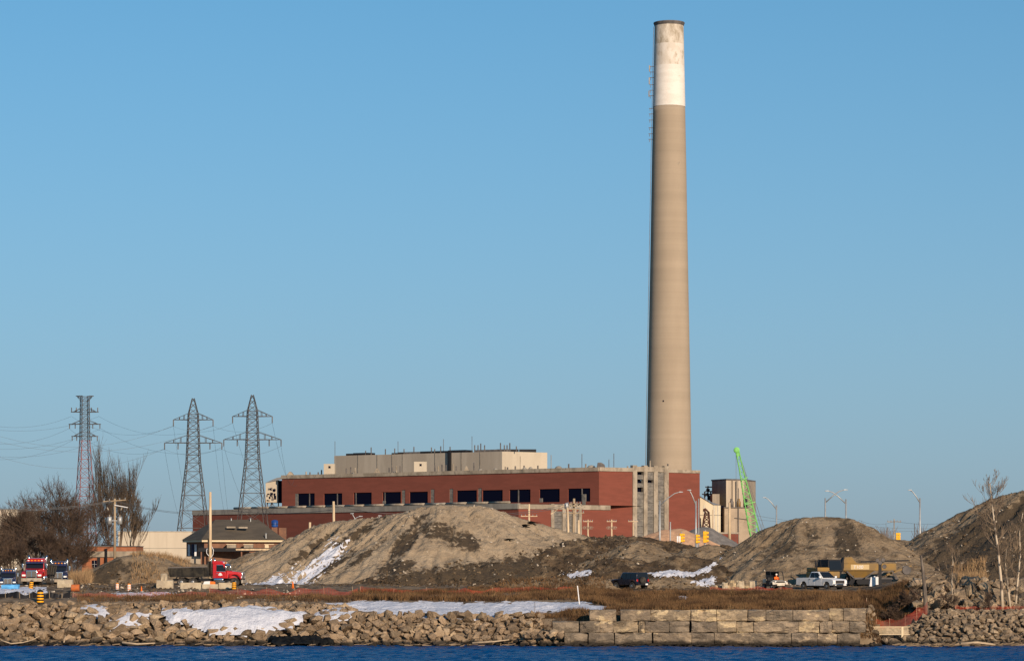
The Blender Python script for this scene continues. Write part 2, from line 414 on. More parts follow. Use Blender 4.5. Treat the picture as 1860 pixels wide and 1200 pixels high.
# water: one sheet with real ripples near the shore
ywl = np.concatenate([np.array([-2000., -200, 0, 100, 170, 200]), np.arange(215, 272.6, 0.22)])
xw = np.concatenate([np.array([-3000., -800, -200]), np.arange(-56, 56.01, 0.4), np.array([200., 800, 3000])])
XX, YY = np.meshgrid(xw, ywl)
inside = (np.abs(XX) < 60) & (YY > 212)
zz = np.where(inside, 0.34 * fbm(XX * 0.55, YY * 0.9, 81, 4) + 0.16 * fbm(XX * 1.6, YY * 2.2, 84, 2), 0.0)
mw = bpy.data.materials.new('lake_water'); mw.use_nodes = True
n = mw.node_tree.nodes; l = mw.node_tree.links; b = n['Principled BSDF']
b.inputs['Base Color'].default_value = (0.0, 0.048, 0.165, 1); b.inputs['Roughness'].default_value = 0.2  # the sky's blue reflection is put into the base colour; real gloss kept weak
b.inputs['IOR'].default_value = 1.33; b.inputs['Specular IOR Level'].default_value = 0.06
gn = n.new('ShaderNodeNewGeometry'); mp = n.new('ShaderNodeMapping'); mp.inputs['Scale'].default_value = (1.0, 0.8, 1)
tn = n.new('ShaderNodeTexNoise'); tn.inputs['Scale'].default_value = 2.2; tn.inputs['Detail'].default_value = 5
bp = n.new('ShaderNodeBump'); bp.inputs['Strength'].default_value = 0.9; bp.inputs['Distance'].default_value = 0.25
l.new(gn.outputs['Position'], mp.inputs[0]); l.new(mp.outputs[0], tn.inputs['Vector']); l.new(tn.outputs['Fac'], bp.inputs['Height']); l.new(bp.outputs[0], b.inputs['Normal'])
wat, _ = grid_obj('water', xw, ywl, zz, mw)
tag(wat, 'deep blue rippled lake water along the rocky shore', None, None, 'structure')

# ------------------------------------------------------------------ heaps of soil
pile('A', 'dirt_pile', M_tan, 'largest tan dirt pile, in front of the long brick building',
     [(585, 953, 347), (600, 948, 346), (640, 943, 345), (700, 938, 343), (735, 929, 342), (765, 921, 341), (800, 915, 341), (840, 917, 341), (880, 921, 342), (925, 936, 343), (965, 948, 344), (1010, 958, 345), (1045, 968, 346)], 345,
     damp=[((690, 1070), (690, 1043), (800, 1031), (900, 1018), (980, 1003), (1030, 985), (1075, 975), (1090, 1010), (1080, 1070)), (735, 985, 42, 17, -50, 1.0), (720, 1030, 40, 14, -10, 0.95), (805, 968, 55, 22, 15, 0.75), (850, 985, 25, 18, 30, 0.9), (640, 975, 75, 10, -32, 0.8), (560, 1000, 70, 12, -35, 0.7), (760, 950, 40, 12, -40, .5), (600, 1030, 60, 10, -35, .75), (660, 1010, 60, 8, -35, .6)],
     slope=0.68, seed=5, concave=0.38, gully=0.75, lump=0.55, res=0.25)
pile('L', 'dirt_bank', M_dark, 'dark wet bank of clods rising along the foot of the largest tan pile',
     [(690, 1046, 326), (770, 1034, 328), (860, 1021, 331), (950, 1006, 334), (1020, 992, 337), (1060, 982, 340), (1100, 974, 344)], 330, slope=0.42, seed=12, lump=1.0, gully=0.3, crest=1.5, lumpscale=1.0, cat='dirt bank')
pile('B', 'dirt_berm', M_dark, 'dark clod berm below the concrete piers of the brick building',
     [(1085, 974), (1130, 971), (1180, 977), (1225, 987), (1265, 992), (1305, 989), (1350, 987)], 352, slope=0.5, seed=22, lump=1.1, gully=0.3, lumpscale=1.0, cat='dirt berm')
pile('C1', 'dirt_pile', M_brown, 'small light brown dirt mound left of the snow strip, below the dark berm',
     [(1122, 1000), (1140, 989), (1160, 982), (1176, 988), (1188, 1000)], 333, slope=0.5, seed=31, lump=0.6, gully=0.3)
pile('C2', 'dirt_pile', M_brown, 'low lumpy dirt mound above the snow strip beside the round pile',
     [(1225, 1004), (1250, 995), (1275, 991), (1300, 993), (1325, 1000)], 336, slope=0.5, seed=34, lump=0.8, gully=0.3)
pile('C3', 'dirt_pile', M_dark, 'dark lumpy dirt heap just above the parked black off-roader',
     [(1085, 1020), (1130, 1012), (1180, 1022), (1225, 1010), (1270, 1012), (1290, 1018)], 326, slope=0.45, seed=37, lump=0.9, gully=0.3)
pile('D', 'dirt_pile', M_brown, 'round greyish dirt pile behind the white pickup truck',
     [(1392, 964, 333), (1415, 953, 332), (1440, 944, 331), (1465, 940, 330), (1500, 938, 330), (1530, 939, 330), (1548, 948, 331), (1568, 964, 332)], 330,
     damp=[(1540, 985, 26, 40, -10, 0.95), (1475, 968, 14, 20, -30, 0.6), (1425, 1000, 60, 26, -15, 0.55), (1500, 1015, 50, 14, 0, .45)],
     slope=0.62, seed=44, concave=0.25, gully=0.5, lump=0.35, res=0.25)
pile('E', 'dirt_pile', M_brown, 'tall dirt pile at the far right with a dark wet front, behind the bare birches',
     [(1728, 952, 342), (1752, 938, 341), (1785, 922, 340), (1815, 903, 339), (1840, 896, 338), (1880, 888, 337), (1960, 872, 337)], 340,
     damp=[((1668, 1060), (1700, 985), (1760, 950), (1800, 928), (1880, 905), (1980, 890), (1980, 1070)), (1790, 985, 90, 45, -25, 1.0), (1860, 930, 60, 30, -25, 0.9), (1700, 1010, 40, 25, -30, 0.8)],
     slope=0.60, seed=55, concave=0.3, gully=0.5, lump=0.6, res=0.3)
pile('F', 'dirt_berm', M_brown, 'low brown berm filling the gap between the round pile and far right pile',
     [(1570, 985), (1610, 981), (1650, 980), (1700, 979), (1740, 985)], 362, slope=0.5, seed=61, lump=0.5, gully=0.25, cat='dirt berm')
pile('G', 'dirt_pile', M_brown, 'dark sided dirt pile by the brick hut and wooden debris',
     [(196, 1030), (212, 1018), (232, 1008), (258, 1006), (280, 1011)], 338, damp=[(195, 1040, 40, 22, -30, 1.0), (230, 1030, 40, 14, -20, 0.6)], slope=0.55, seed=66, lump=0.6, gully=0.3)
pile('H', 'earth_bank', M_brown, 'low earth bank of dry reeds in front of the hip roofed building',
     [(225, 1010), (300, 1012), (350, 1022), (405, 1024), (440, 1020)], 372, slope=0.5, seed=71, lump=0.5, gully=0.2, cat='earth bank')
pile('I', 'dirt_pile', M_brown, 'small light dirt pile between the red dump truck and hip roofed building',
     [(432, 1012), (455, 1004), (475, 999), (500, 1002), (530, 1005)], 356, slope=0.6, seed=76, lump=0.4, gully=0.3)
pile('N', 'dirt_ridge', M_brown, 'low broken ridge of clods behind the grass beside the white stake',
     [(925, 1056), (990, 1049), (1060, 1047), (1105, 1050)], 306, slope=0.5, seed=83, lump=0.55, gully=0.2, cat='dirt ridge', lumpscale=1.3)
pile('N2', 'dirt_ridge', M_brown, 'low dirt ridge between the black off-roader and concrete rubble',
     [(1165, 1050), (1200, 1047), (1240, 1049), (1270, 1056)], 309, slope=0.55, seed=86, lump=0.5, gully=0.2, cat='dirt ridge', lumpscale=1.3)
M_chips = pmat('wood_chips', (0.55, 0.33, 0.19), (0.42, 0.25, 0.15), 1.2, rough=0.95, bump=0.8, bscale=4)
M_gravel = pmat('grey_gravel', (0.20, 0.18, 0.16), (0.15, 0.135, 0.12), 1.2, rough=0.95, bump=0.6, bscale=4)
pile('J', 'wood_chip_pile', M_chips, 'orange tan heap of wood chips below the concrete piers', [(1190, 967), (1206, 962), (1236, 960), (1240, 962)], 440, slope=0.55, seed=91, lump=0.3, res=0.4, cat='chip pile')
pile('K', 'gravel_pile', M_gravel, 'smooth grey gravel pile beside the wood chips and cream shed', [(1268, 958), (1280, 956)], 470, slope=0.62, seed=93, lump=0.2, gully=0.15, res=0.4, cat='gravel pile')

def H(x, y, skip=()):
    x = np.asarray(x, float); y = np.asarray(y, float)
    z = G(x, y)
    for k, p in PILES.items():
        if k in skip: continue
        b = p.bb; m = (x > b[0]) & (x < b[1]) & (y > b[2]) & (y < b[3])
        if m.any():
            zz = p.z(x[m], y[m]); t = z[m]; z[m] = np.maximum(t, zz)
    return z
def h1(x, y, skip=()): return float(H(np.array([x]), np.array([y]), skip)[0])
def gp(px, D, dz=0.0): x = X(px, D); return (x, D, h1(x, D) + dz)

# ------------------------------------------------------------------ snow lying on the ground
SNOW = []
def snow(label, poly, D0, D1, thick=0.25, lift=0.0, rag=8.0, streak=None, res=0.3):
    pxs = [p[0] for p in poly]
    xs = np.arange(min(X(min(pxs) - 20, D0), X(min(pxs) - 20, D1)), max(X(max(pxs) + 20, D0), X(max(pxs) + 20, D1)), res); ys = np.arange(D0, D1, res)
    XX, YY = np.meshgrid(xs, ys); hz = H(XX, YY)
    px = CX + XX * F / YY; py = HZ - (hz + lift - CH) * F / YY
    sd = sd_poly(px, py, poly)
    if streak:
        c, s = math.cos(R(streak)), math.sin(R(streak)); u = px * c + py * s; v = -px * s + py * c
        sd = sd + 46 * fbm(u * 0.014, v * 0.30, 41, 4) + 3
    sd = sd + rag * 1.6 * fbm(XX * 0.6, YY * 0.6, 43, 4) + rag * 1.2 * fbm(XX * 2.2, YY * 2.2, 44, 3)
    t = np.clip(sd * 0.05, -0.5, 1.0)
    zz = hz + lift + thick * np.minimum(t * 2.2, 1.0) + np.where(t > 0, 0.10 * fbm(XX * 0.8, YY * 0.8, 47) + (0.30 if lift else 0.04) * fbm(XX * 0.35, YY * 0.35, 48), 0)
    keep = sd > -5
    if not keep.any(): return
    k = np.argmax(sd); off = (float(XX.ravel()[k]), float(YY.ravel()[k]), float(hz.ravel()[k]))
    o, _ = grid_obj('snow_patch', xs, ys, zz, M_snow, keep, off=off)
    bm = bmesh.new(); bm.from_mesh(o.data); left = set(bm.verts); best = set()      # one unbroken patch
    while left:
        st = [left.pop()]; isl = set(st)
        while st:
            for e in st.pop().link_edges:
                for vv in e.verts:
                    if vv in left: left.discard(vv); isl.add(vv); st.append(vv)
        if len(isl) > len(best): best = isl
    bmesh.ops.delete(bm, geom=[vv for vv in bm.verts if vv not in best], context='VERTS'); bm.to_mesh(o.data); bm.free()
    tag(o, label, 'snow patch', 'patches of old snow', 'thing'); SNOW.append((poly, lift)); return o
snow('broad snow drift lying over the riprap boulders above the black tarp', [(298, 1103), (345, 1109), (420, 1103), (480, 1105), (548, 1113), (540, 1126), (495, 1134), (450, 1138), (415, 1146), (395, 1140), (350, 1126), (312, 1120)], 270, 279, 0.35, lift=0.85, rag=9)
snow('small snow patch caught between the riprap boulders at left', [(203, 1128), (230, 1106), (268, 1112), (258, 1122), (222, 1138)], 270, 279, 0.25, lift=0.6, rag=6)
snow('tiny snow patch high on the left riprap', [(155, 1102), (172, 1099), (190, 1104), (185, 1112)], 272, 279, 0.2, lift=0.6, rag=4)
snow('narrow snow patch between boulders right of the broad drift', [(575, 1114), (610, 1106), (640, 1104), (628, 1115), (590, 1120)], 270, 279, 0.2, lift=0.6, rag=4)
snow('long flat strip of snow between the riprap and brown grass', [(585, 1096), (680, 1090), (850, 1093), (1000, 1090), (1060, 1093), (1108, 1102), (1092, 1108), (1022, 1110), (968, 1113), (940, 1120), (870, 1126), (760, 1123), (690, 1114), (620, 1104)], 271, 290, 0.12, rag=6)
snow('streaky snow lying down the left slope of the largest tan pile', [(448, 1064), (520, 1052), (560, 1026), (598, 998), (622, 992), (612, 1006), (580, 1032), (548, 1062), (510, 1068)], 322, 350, 0.08, streak=-36, rag=3, res=0.16)
snow('small snow strip left of the parked black off-roader', [(1022, 1043), (1072, 1034), (1075, 1044), (1040, 1050)], 310, 345, 0.25, rag=3)
snow('curved snow strip along the foot of the round pile', [(1162, 1042), (1215, 1035), (1258, 1038), (1296, 1022), (1312, 1012), (1286, 1038), (1244, 1048), (1200, 1047)], 312, 345, 0.3, rag=2.5)
snow('small snow patch beside the concrete rubble', [(1258, 1055), (1300, 1046), (1296, 1064), (1274, 1064)], 302, 325, 0.2, rag=3)
snow('flat trampled snow by the parked trucks at left', [(-40, 1066), (85, 1064), (84, 1076), (60, 1082), (-40, 1078)], 288, 312, 0.1, rag=4)
snow('thin snow strip behind the orange netting at left', [(205, 1077), (260, 1073), (320, 1077), (300, 1082), (215, 1082)], 284, 300, 0.1, rag=5)
snow('tiny snow patch in the brown grass above the block wall', [(1226, 1083), (1245, 1082), (1256, 1090), (1236, 1088)], 280, 300, 0.35, rag=2)

# ------------------------------------------------------------------ riprap boulders
def rock_mesh(seed, name='rock', npt=None):
    npt = npt or random.Random(seed).choice((11, 13, 15, 20))
    r = random.Random(seed); bm = bmesh.new()
    sx, sy, sz = r.uniform(.85, 1.25), r.uniform(.8, 1.1), r.uniform(.62, .95)
    for i in range(npt):
        v = Vector((r.gauss(0, 1), r.gauss(0, 1), r.gauss(0, 1))).normalized() * r.uniform(.76, 1.05)
        m = max(abs(v.x), abs(v.y), abs(v.z)); v = v.lerp(v / m * .82, .5)
        bm.verts.new((v.x * sx * .5, v.y * sy * .5, v.z * sz * .5))
    res = bmesh.ops.convex_hull(bm, input=bm.verts)
    bmesh.ops.delete(bm, geom=[g for g in res['geom_interior'] if isinstance(g, bmesh.types.BMVert)], context='VERTS')
    bmesh.ops.dissolve_limit(bm, angle_limit=R(7), verts=bm.verts, edges=bm.edges)
    me = bpy.data.meshes.new(name); bm.to_mesh(me); bm.free(); return me
def riprap(label, regions, mat, nbig, seed, loc):
    root = thing('riprap_bank', label, 'riprap', loc, world=True, group='riprap banks')
    r = random.Random(seed); meshes = [rock_mesh(seed * 100 + i) for i in range(22)]
    for m in meshes: m.materials.append(mat)
    placed = []; small = MB()
    cell = {}
    def free(x, y, rad, lay):
        for i in range(int((x - 2.5) // 2), int((x + 2.5) // 2) + 1):
            for j in range(int((y - 2.5) // 2), int((y + 2.5) // 2) + 1):
                for (a, b, c) in cell.get((i, j, lay), ()):
                    if (a - x) ** 2 + ((b - y) * 1.25) ** 2 < (0.33 * (c + rad)) ** 2 * 1.0: return False
        return True
    cand = []
    for (p0, p1, D0, D1, s0, s1, ntry, lift) in regions:
        for i in range(ntry):
            f = 1 - i / ntry; s = s0 + (s1 - s0) * f ** 1.5 * r.uniform(.75, 1.0); px = r.uniform(p0, p1); D = r.uniform(D0, D1)
            cand.append((s, X(px, D), D, lift))
    cand.sort(key=lambda c: -c[0])
    keep = []
    for s, x, D, lift in cand:
        if free(x, D, s, lift > 1.2):
            cell.setdefault((int(x // 2), int(D // 2), lift > 1.2), []).append((x, D, s)); keep.append((s, x, D, lift))
    xs = np.array([k[1] for k in keep]); ys = np.array([k[2] for k in keep]); zs = H(xs, ys)
    # a rock is named singly when it is among those that show largest
    for k, (s, x, D, lift) in enumerate(keep):
        me = meshes[r.randrange(22)]
        rot = Euler((r.uniform(-.5, .5), r.uniform(-.5, .5), r.uniform(0, 6.28)))
        z = zs[k] + s * 0.22 + lift
        if k < nbig:
            o = bpy.data.objects.new('rock', me); link(o, root)
            o.location = (x - loc[0], D - loc[1], z - loc[2]); o.rotation_euler = rot; o.scale = (s * r.uniform(.95, 1.25), s, s * r.uniform(.85, 1.05))
        else:
            mt = Matrix.Translation((x, D, z)) @ rot.to_matrix().to_4x4() @ Matrix.Diagonal((s, s, s, 1))
            small.add([mt @ v.co for v in me.vertices], [tuple(p.vertices) for p in me.polygons])
    if small.v: part('small_stone', small, mat, root, fix=False, kind='stuff')
    return root
riprap('bank of big tan limestone boulders at left, partly under snow', [(-40, 640, 268.6, 276.2, 0.6, 1.7, 1800, 0.14), (-40, 640, 276.2, 278.8, 0.6, 1.3, 400, 0.08), (-40, 640, 268.6, 278.8, 0.3, 1.0, 3000, 0.15)], M_rock, 300, 3, (X(300, 273), 273, 1.5))
riprap('middle bank of smaller broken limestone below the long snow strip', [(615, 975, 268.8, 274.6, 0.5, 1.3, 900, 0.08), (615, 985, 268.7, 275.0, 0.3, 0.85, 1700, 0.1), (950, 1026, 267.4, 268.4, 0.5, 1.0, 80, 1.15), (955, 1024, 267.5, 268.4, 0.5, 0.95, 120, 1.9), (960, 1022, 268.3, 270.5, .5, 1.1, 150, .4), (975, 1050, 268.4, 269.6, 0.4, 0.8, 40, 0.6)], M_rock, 300, 4, (X(840, 272), 272, 1.0))
riprap('right bank of small rounded stones below the bare birches', [(1640, 1900, 268.8, 277.5, 0.5, 1.05, 650, 0.08), (1575, 1900, 268.7, 277.8, 0.3, 0.7, 1700, 0.1), (1575, 1680, 268.8, 273.0, 0.6, 1.3, 90, 0.1)], M_rockd, 300, 5, (X(1760, 272), 272, 1.0))
riprap('upper grey boulder bank behind the bare birches', [(1662, 1900, 283.6, 291.5, 0.8, 2.1, 420, 0.1), (1662, 1900, 283.4, 291.8, 0.3, 0.9, 900, 0.1)], M_rockd, 170, 6, (X(1780, 286), 286, 3.5))

# ------------------------------------------------------------------ dry-laid block wall
wall = thing('stone_block_wall', 'three course quay wall of big weathered stone blocks', 'retaining wall', (X(1320, 268), 268, 0), world=True, kind='thing')
M_bl = [pmat('block_stone_%d' % i, c, d, 1.1, c3=e, scale3=0.7, lo3=lo, hi3=lo + .06, rough=0.92, bump=1.0, bscale=2.0, stretch=(.8, 1, 1.5), bdist=0.35, vary=.12, wet=True, lo=.42, hi=.56) for i, (c, d, e, lo) in enumerate([
    ((0.31, 0.235, 0.155), (0.19, 0.147, 0.102), (0.50, 0.38, 0.225), .56), ((0.27, 0.21, 0.145), (0.16, 0.127, 0.09), (0.42, 0.32, 0.195), .60),
    ((0.37, 0.28, 0.175), (0.22, 0.168, 0.11), (0.55, 0.42, 0.245), .53), ((0.235, 0.183, 0.128), (0.145, 0.115, 0.083), (0.36, 0.27, 0.17), .61)])]
C1 = [(1071, 1119), (1127, 1181), (1182, 1254), (1255, 1301), (1302, 1358), (1359, 1391), (1392, 1440), (1441, 1506), (1507, 1532), (1533, 1573)]
C2 = [(1004, 1051), (1053, 1089), (1090, 1113), (1114, 1159), (1160, 1171), (1172, 1215), (1216, 1252), (1256, 1302), (1303, 1337), (1338, 1368), (1369, 1450), (1451, 1488), (1489, 1511), (1512, 1543), (1544, 1572)]
C3 = [(1025, 1067), (1069, 1115), (1117, 1184), (1187, 1256), (1257, 1297), (1298, 1360), (1361, 1437), (1438, 1485), (1486, 1520), (1521, 1562)]
CM = {1: [0, 0, 2, 2, 2, 0, 1, 0, 2, 0], 2: [1, 1, 0, 2, 2, 3, 1, 3, 2, 2, 0, 2, 0, 0, 1], 3: [1, 3, 1, 0, 3, 0, 1, 3, 0, 1]}
def block(x0, x1, y0, y1, z0, z1, r):
    mb = MB(); nx = max(3, int((x1 - x0) / 0.55)); vs = []
    c = .10
    prof = [(y0 + c, z0), (y0, z0 + c), (y0 - .02, (z0 + z1) / 2), (y0, z1 - c), (y0 + c, z1), (y1, z1), (y1, z0)]
    for i in range(nx + 1):
        t = i / nx; e = c if i in (0, nx) else 0
        for j, (yy, zz) in enumerate(prof):
            a = r.uniform(-.08, .08) if j < 5 else 0
            if j < 5 and r.random() < .14: a += r.uniform(.05, .22)
            vs.append((x0 + (x1 - x0) * t + r.uniform(-.03, .03), yy + (e if j < 5 else 0) + a, zz + r.uniform(-.05, .05) * (1 if 0 < j < 4 else .55) - (r.uniform(.05, .2) if j in (3, 4) and r.random() < .16 else 0)))
    m = len(prof); fs = []
    for i in range(nx):
        for j in range(m):
            a = i * m + j; b2 = i * m + (j + 1) % m; fs.append((a, a + m, b2 + m, b2))
    fs.append(tuple(range(m))); fs.append(tuple(nx * m + j for j in reversed(range(m))))
    return mb.add(vs, fs)
r = random.Random(11)
for ci, (cs, top, bot, D) in enumerate([(C1, 1107, 1127.2, 268.75), (C2, 1127.8, 1148.2, 268.35), (C3, 1148.8, 1170.5, 268.0)]):
    for k, (a, b2) in enumerate(cs):
        tp = top + r.uniform(-1.0, 1.0) * .5
        if ci == 0 and k >= 8: tp -= 2.5
        dd = D + r.uniform(-.06, .12)
        z1 = Z(tp, D); z0 = Z(bot, D)
        mb = block(X(a, D) + .016, X(b2 + .6, D) - .016, dd, dd + 1.5, z0, z1, r)
        part('block', mb, M_bl[CM[ci + 1][k]], wall, fix=True)
ft = MB(); r = random.Random(5)
rm = [rock_mesh(900 + i) for i in range(8)]
for i in range(260):
    px = r.uniform(1015, 1600); s = r.uniform(.15, .55); me = r.choice(rm); D = 267.75 + r.uniform(-.35, .1)
    mt = Matrix.Translation((X(px, D), D, r.uniform(-.05, .18))) @ Euler((r.uniform(-.3, .3), r.uniform(-.3, .3), r.uniform(0, 6))).to_matrix().to_4x4() @ Matrix.Diagonal((s * 2.2, s, s * .6, 1))
    ft.add([mt @ v.co for v in me.vertices], [tuple(p.vertices) for p in me.polygons])
part('footing_rubble', ft, M_bl[0], wall, fix=False, kind='stuff')

# driftwood and the tarp caught on the rocks
def driftwood(label, pts, rad, mat):
    single('driftwood', MB().tube(pts, [rad * f for f in np.linspace(1, .5, len(pts))], 6), mat, pts[0], label, 'driftwood', 'driftwood along the water line', smooth=True)
M_drift = pmat('driftwood_grey', (0.50, 0.38, 0.24), (0.36, 0.27, 0.18), 2, stretch=(1, 4, 4), rough=0.9)
def at(px, py, D): return tuple(P(px, py, D))
driftwood('thin curved driftwood branch at the water line, far left', [at(2, 1162, 267.9), at(20, 1168, 267.9), at(42, 1166, 268), at(60, 1161, 268.1), at(72, 1154, 268.3)], .07, M_drift)
driftwood('pale driftwood log at the water line below the left snow patch', [at(222, 1166, 267.8), at(250, 1169, 267.7), at(282, 1167, 267.8)], .12, M_drift)
driftwood('long driftwood plank at the foot of the middle riprap', [at(858, 1167, 267.8), at(900, 1164, 267.9), at(925, 1161, 268.1)], .10, M_drift)
driftwood('thick driftwood log at the foot of the right bank', [at(1745, 1169, 267.7), at(1775, 1166, 267.8), at(1808, 1170, 267.6)], .17, M_drift)
driftwood('thin driftwood pole leaning on the left riprap', [at(116, 1166, 267.9), at(119, 1152, 268.6)], .06, M_drift)
r = random.Random(21); mb = MB()
for i in range(230):
    px = r.choice([r.uniform(1620, 1860), r.uniform(1690, 1800), r.uniform(0, 1000)]); D = 267.9 + r.uniform(-.15, .25); a = r.uniform(-.5, .5); L = r.uniform(.25, 1.1)
    x = X(px, D); z = r.uniform(.02, .22)
    mb.beam((x, D, z), (x + L * math.cos(a), D + L * math.sin(a), z + r.uniform(-.05, .2)), r.uniform(.03, .08))
single('driftwood_debris', mb, pmat('wet_sticks', (.27, .195, .12), (.14, .10, .065), 1.2, rough=.9), (0, 267.8, 0), 'broken sticks and reeds washed up along the water line', 'driftwood', kind='stuff')
M_tarp = pmat('black_tarp', (0.004, 0.004, 0.004), (0.012, 0.012, 0.011), 2, rough=0.7, spec=.12, bump=0.8, bscale=2)
xs = np.arange(X(488, 270), X(612, 270), .14); ys = np.arange(267.8, 270.6, .14)
XX, YY = np.meshgrid(xs, ys)
hz = H(XX, YY) + 1.15 + .75 * fbm(XX * .8, YY * .8, 99) + .55 * fbm(XX * 2.3, YY * 2.3, 98)
px = CX + XX * F / YY
sd = sd_poly(px, HZ - (hz - CH) * F / YY, [(492, 1154), (515, 1152), (545, 1156), (575, 1152), (606, 1159), (590, 1166), (566, 1161), (555, 1170), (520, 1173), (494, 1170)]) + 11 * fbm(XX * .9, YY * .9, 97)
o, _ = grid_obj('tarp', xs, ys, np.where(sd > -1, hz, hz - .5), M_tarp, sd > -1, off=(X(548, 269.5), 269.5, .6))
s_ = o.modifiers.new('thickness', 'SOLIDIFY'); s_.thickness = .02
tag(o, 'crumpled black tarp draped on boulders at the water line', 'tarp', None, 'thing')

# ------------------------------------------------------------------ grass
def blades(name, label, regions, mat, seed, holes=()):
    g = np.random.default_rng(seed); V = []; 
    for (p0, p1, D0, D1, n, h0, h1_, cond) in regions:
        D = g.uniform(D0, D1, n); px = g.uniform(p0, p1, n); x = (px - CX) * D / F
        cl = np.clip(.75 * fbm(x * .5, D * .5, seed + 1) + 1.0 * fbm(x * .16, D * .3, seed + 2) + .5, 0, 1)
        k = g.uniform(0, 1, n) < np.clip(cl * 1.9 - .25, .05, 1)
        x, D, px, cl = x[k], D[k], px[k], cl[k]
        z = H(x, D); py = HZ - (z - CH) * F / D
        ok = np.ones(len(x), bool)
        for poly, lift in SNOW: ok &= sd_poly(px, py, poly) < -1
        if cond: ok &= cond(px, D, z)
        x, D, z, cl = x[ok], D[ok], z[ok], cl[ok]; m = len(x)
        h = g.uniform(h0, h1_, m) * (.35 + 1.2 * cl); a = g.uniform(0, 6.283, m); wd = g.uniform(.02, .045, m)
        lx = g.normal(0, .28, m) * h; ly = g.normal(0, .28, m) * h
        A = np.stack([x - wd * np.cos(a), D - wd * np.sin(a), z - .04], 1); B = np.stack([x + wd * np.cos(a), D + wd * np.sin(a), z - .04], 1)
        T = np.stack([x + lx, D + ly, z + h], 1)
        V.append(np.stack([A, B, T], 1).reshape(-1, 3))
    v = np.concatenate(V); off = v.mean(0); v = v - off; nf = len(v) // 3
    me = bpy.data.meshes.new(name); me.vertices.add(len(v)); me.vertices.foreach_set('co', v.astype(np.float32).ravel())
    me.loops.add(len(v)); me.loops.foreach_set('vertex_index', np.arange(len(v), dtype=np.int32))
    me.polygons.add(nf); me.polygons.foreach_set('loop_start', np.arange(0, len(v), 3, dtype=np.int32)); me.update(calc_edges=True)
    me.materials.append(mat); o = bpy.data.objects.new(name, me); link(o); o.location = off
    tag(o, label, 'grass', None, 'stuff'); return o
M_grass = pmat('dry_grass', (0.17, 0.094, 0.040), (0.07, 0.038, 0.018), 0.35, c3=(0.23, 0.145, 0.068), scale3=0.8, lo3=0.55, hi3=0.7, rough=0.9)
M_reed = pmat('tawny_reed', (0.34, 0.22, 0.11), (0.24, 0.15, 0.08), 0.5, rough=0.9)
blades('grass', 'matted dry brown grass along the bank above the shore',
       [(640, 1150, 283, 299, 55000, .25, .6, None), (1075, 1600, 270.3, 290, 90000, .3, .7, None), (1075, 1600, 290, 297, 26000, .2, .4, None), (140, 680, 280.5, 290, 16000, .2, .45, None), (965, 1075, 271.3, 276, 9000, .3, .6, None), (1560, 1650, 284, 296, 12000, .3, .8, None), (850, 1100, 301, 306, 5000, .15, .4, None)], M_grass, 3)
blades('reeds', 'tall tawny reeds on the earth bank behind the dump truck', [(235, 345, 352, 378, 12000, .35, .9, None), (128, 165, 322, 336, 3000, .5, 1.3, None), (240, 300, 330, 342, 1500, .25, .6, None), (1730, 1790, 300, 322, 5000, .5, 1.3, None)], M_reed, 9)

# loose clods and small stones over the soil
r = np.random.default_rng(17); mb = MB(); mb2 = MB()
cl = [rock_mesh(700 + i, npt=8) for i in range(6)]
clv = [[tuple(v.co) for v in m.vertices] for m in cl]; clf = [[tuple(p.vertices) for p in m.polygons] for m in cl]
def scatter(mb, p0, p1, D0, D1, n, s0, s1, band=False):
    D = r.uniform(D0, D1, n); px = r.uniform(p0, p1, n); x = (px - CX) * D / F; z = H(x, D)
    py = HZ - (z - CH) * F / D
    for i in range(n):
        if band and py[i] < 1036 - max(px[i] - 720, 0) * .165: continue
        s = s0 + (s1 - s0) * r.random() ** 3; q = r.integers(6); a = r.uniform(0, 6.28); c, sn = math.cos(a) * s, math.sin(a) * s
        mb.add([(x[i] + c * vx - sn * vy, D[i] + sn * vx + c * vy, z[i] + s * vz + s * .1) for vx, vy, vz in clv[q]], clf[q])
for a in [(690, 1110, 312, 345, 3000, .1, .5, True), (1060, 1330, 314, 352, 1300, .1, .5), (140, 300, 300, 336, 700, .12, .6), (850, 1120, 302, 309, 700, .15, .7), (1150, 1300, 303, 312, 400, .15, .6), (560, 900, 313, 324, 500, .1, .45), (1300, 1660, 312, 319, 300, .1, .4), (1650, 1860, 292, 338, 900, .12, .6), (0, 500, 284, 318, 1100, .1, .45)]:
    scatter(mb, *a)
single('dirt_clods', mb, M_dark, (0, 325, 5), 'dark clods of soil strewn over the banks and heaps', 'soil clods', kind='stuff', fix=False)
for a in [(690, 1110, 314, 345, 160, .1, .5), (1060, 1360, 312, 350, 140, .1, .5), (430, 1050, 322, 346, 160, .1, .5), (1300, 1660, 312, 332, 160, .1, .4), (0, 560, 282, 318, 260, .1, .5), (1650, 1860, 292, 338, 200, .1, .5)]:
    scatter(mb2, *a)
single('pale_stones', mb2, pmat('pale_stone', (0.50, 0.43, 0.33), (0.36, 0.30, 0.23), 1.5, rough=0.9), (0, 325, 5), 'small pale stones scattered over the soil', 'stones', kind='stuff', fix=False)
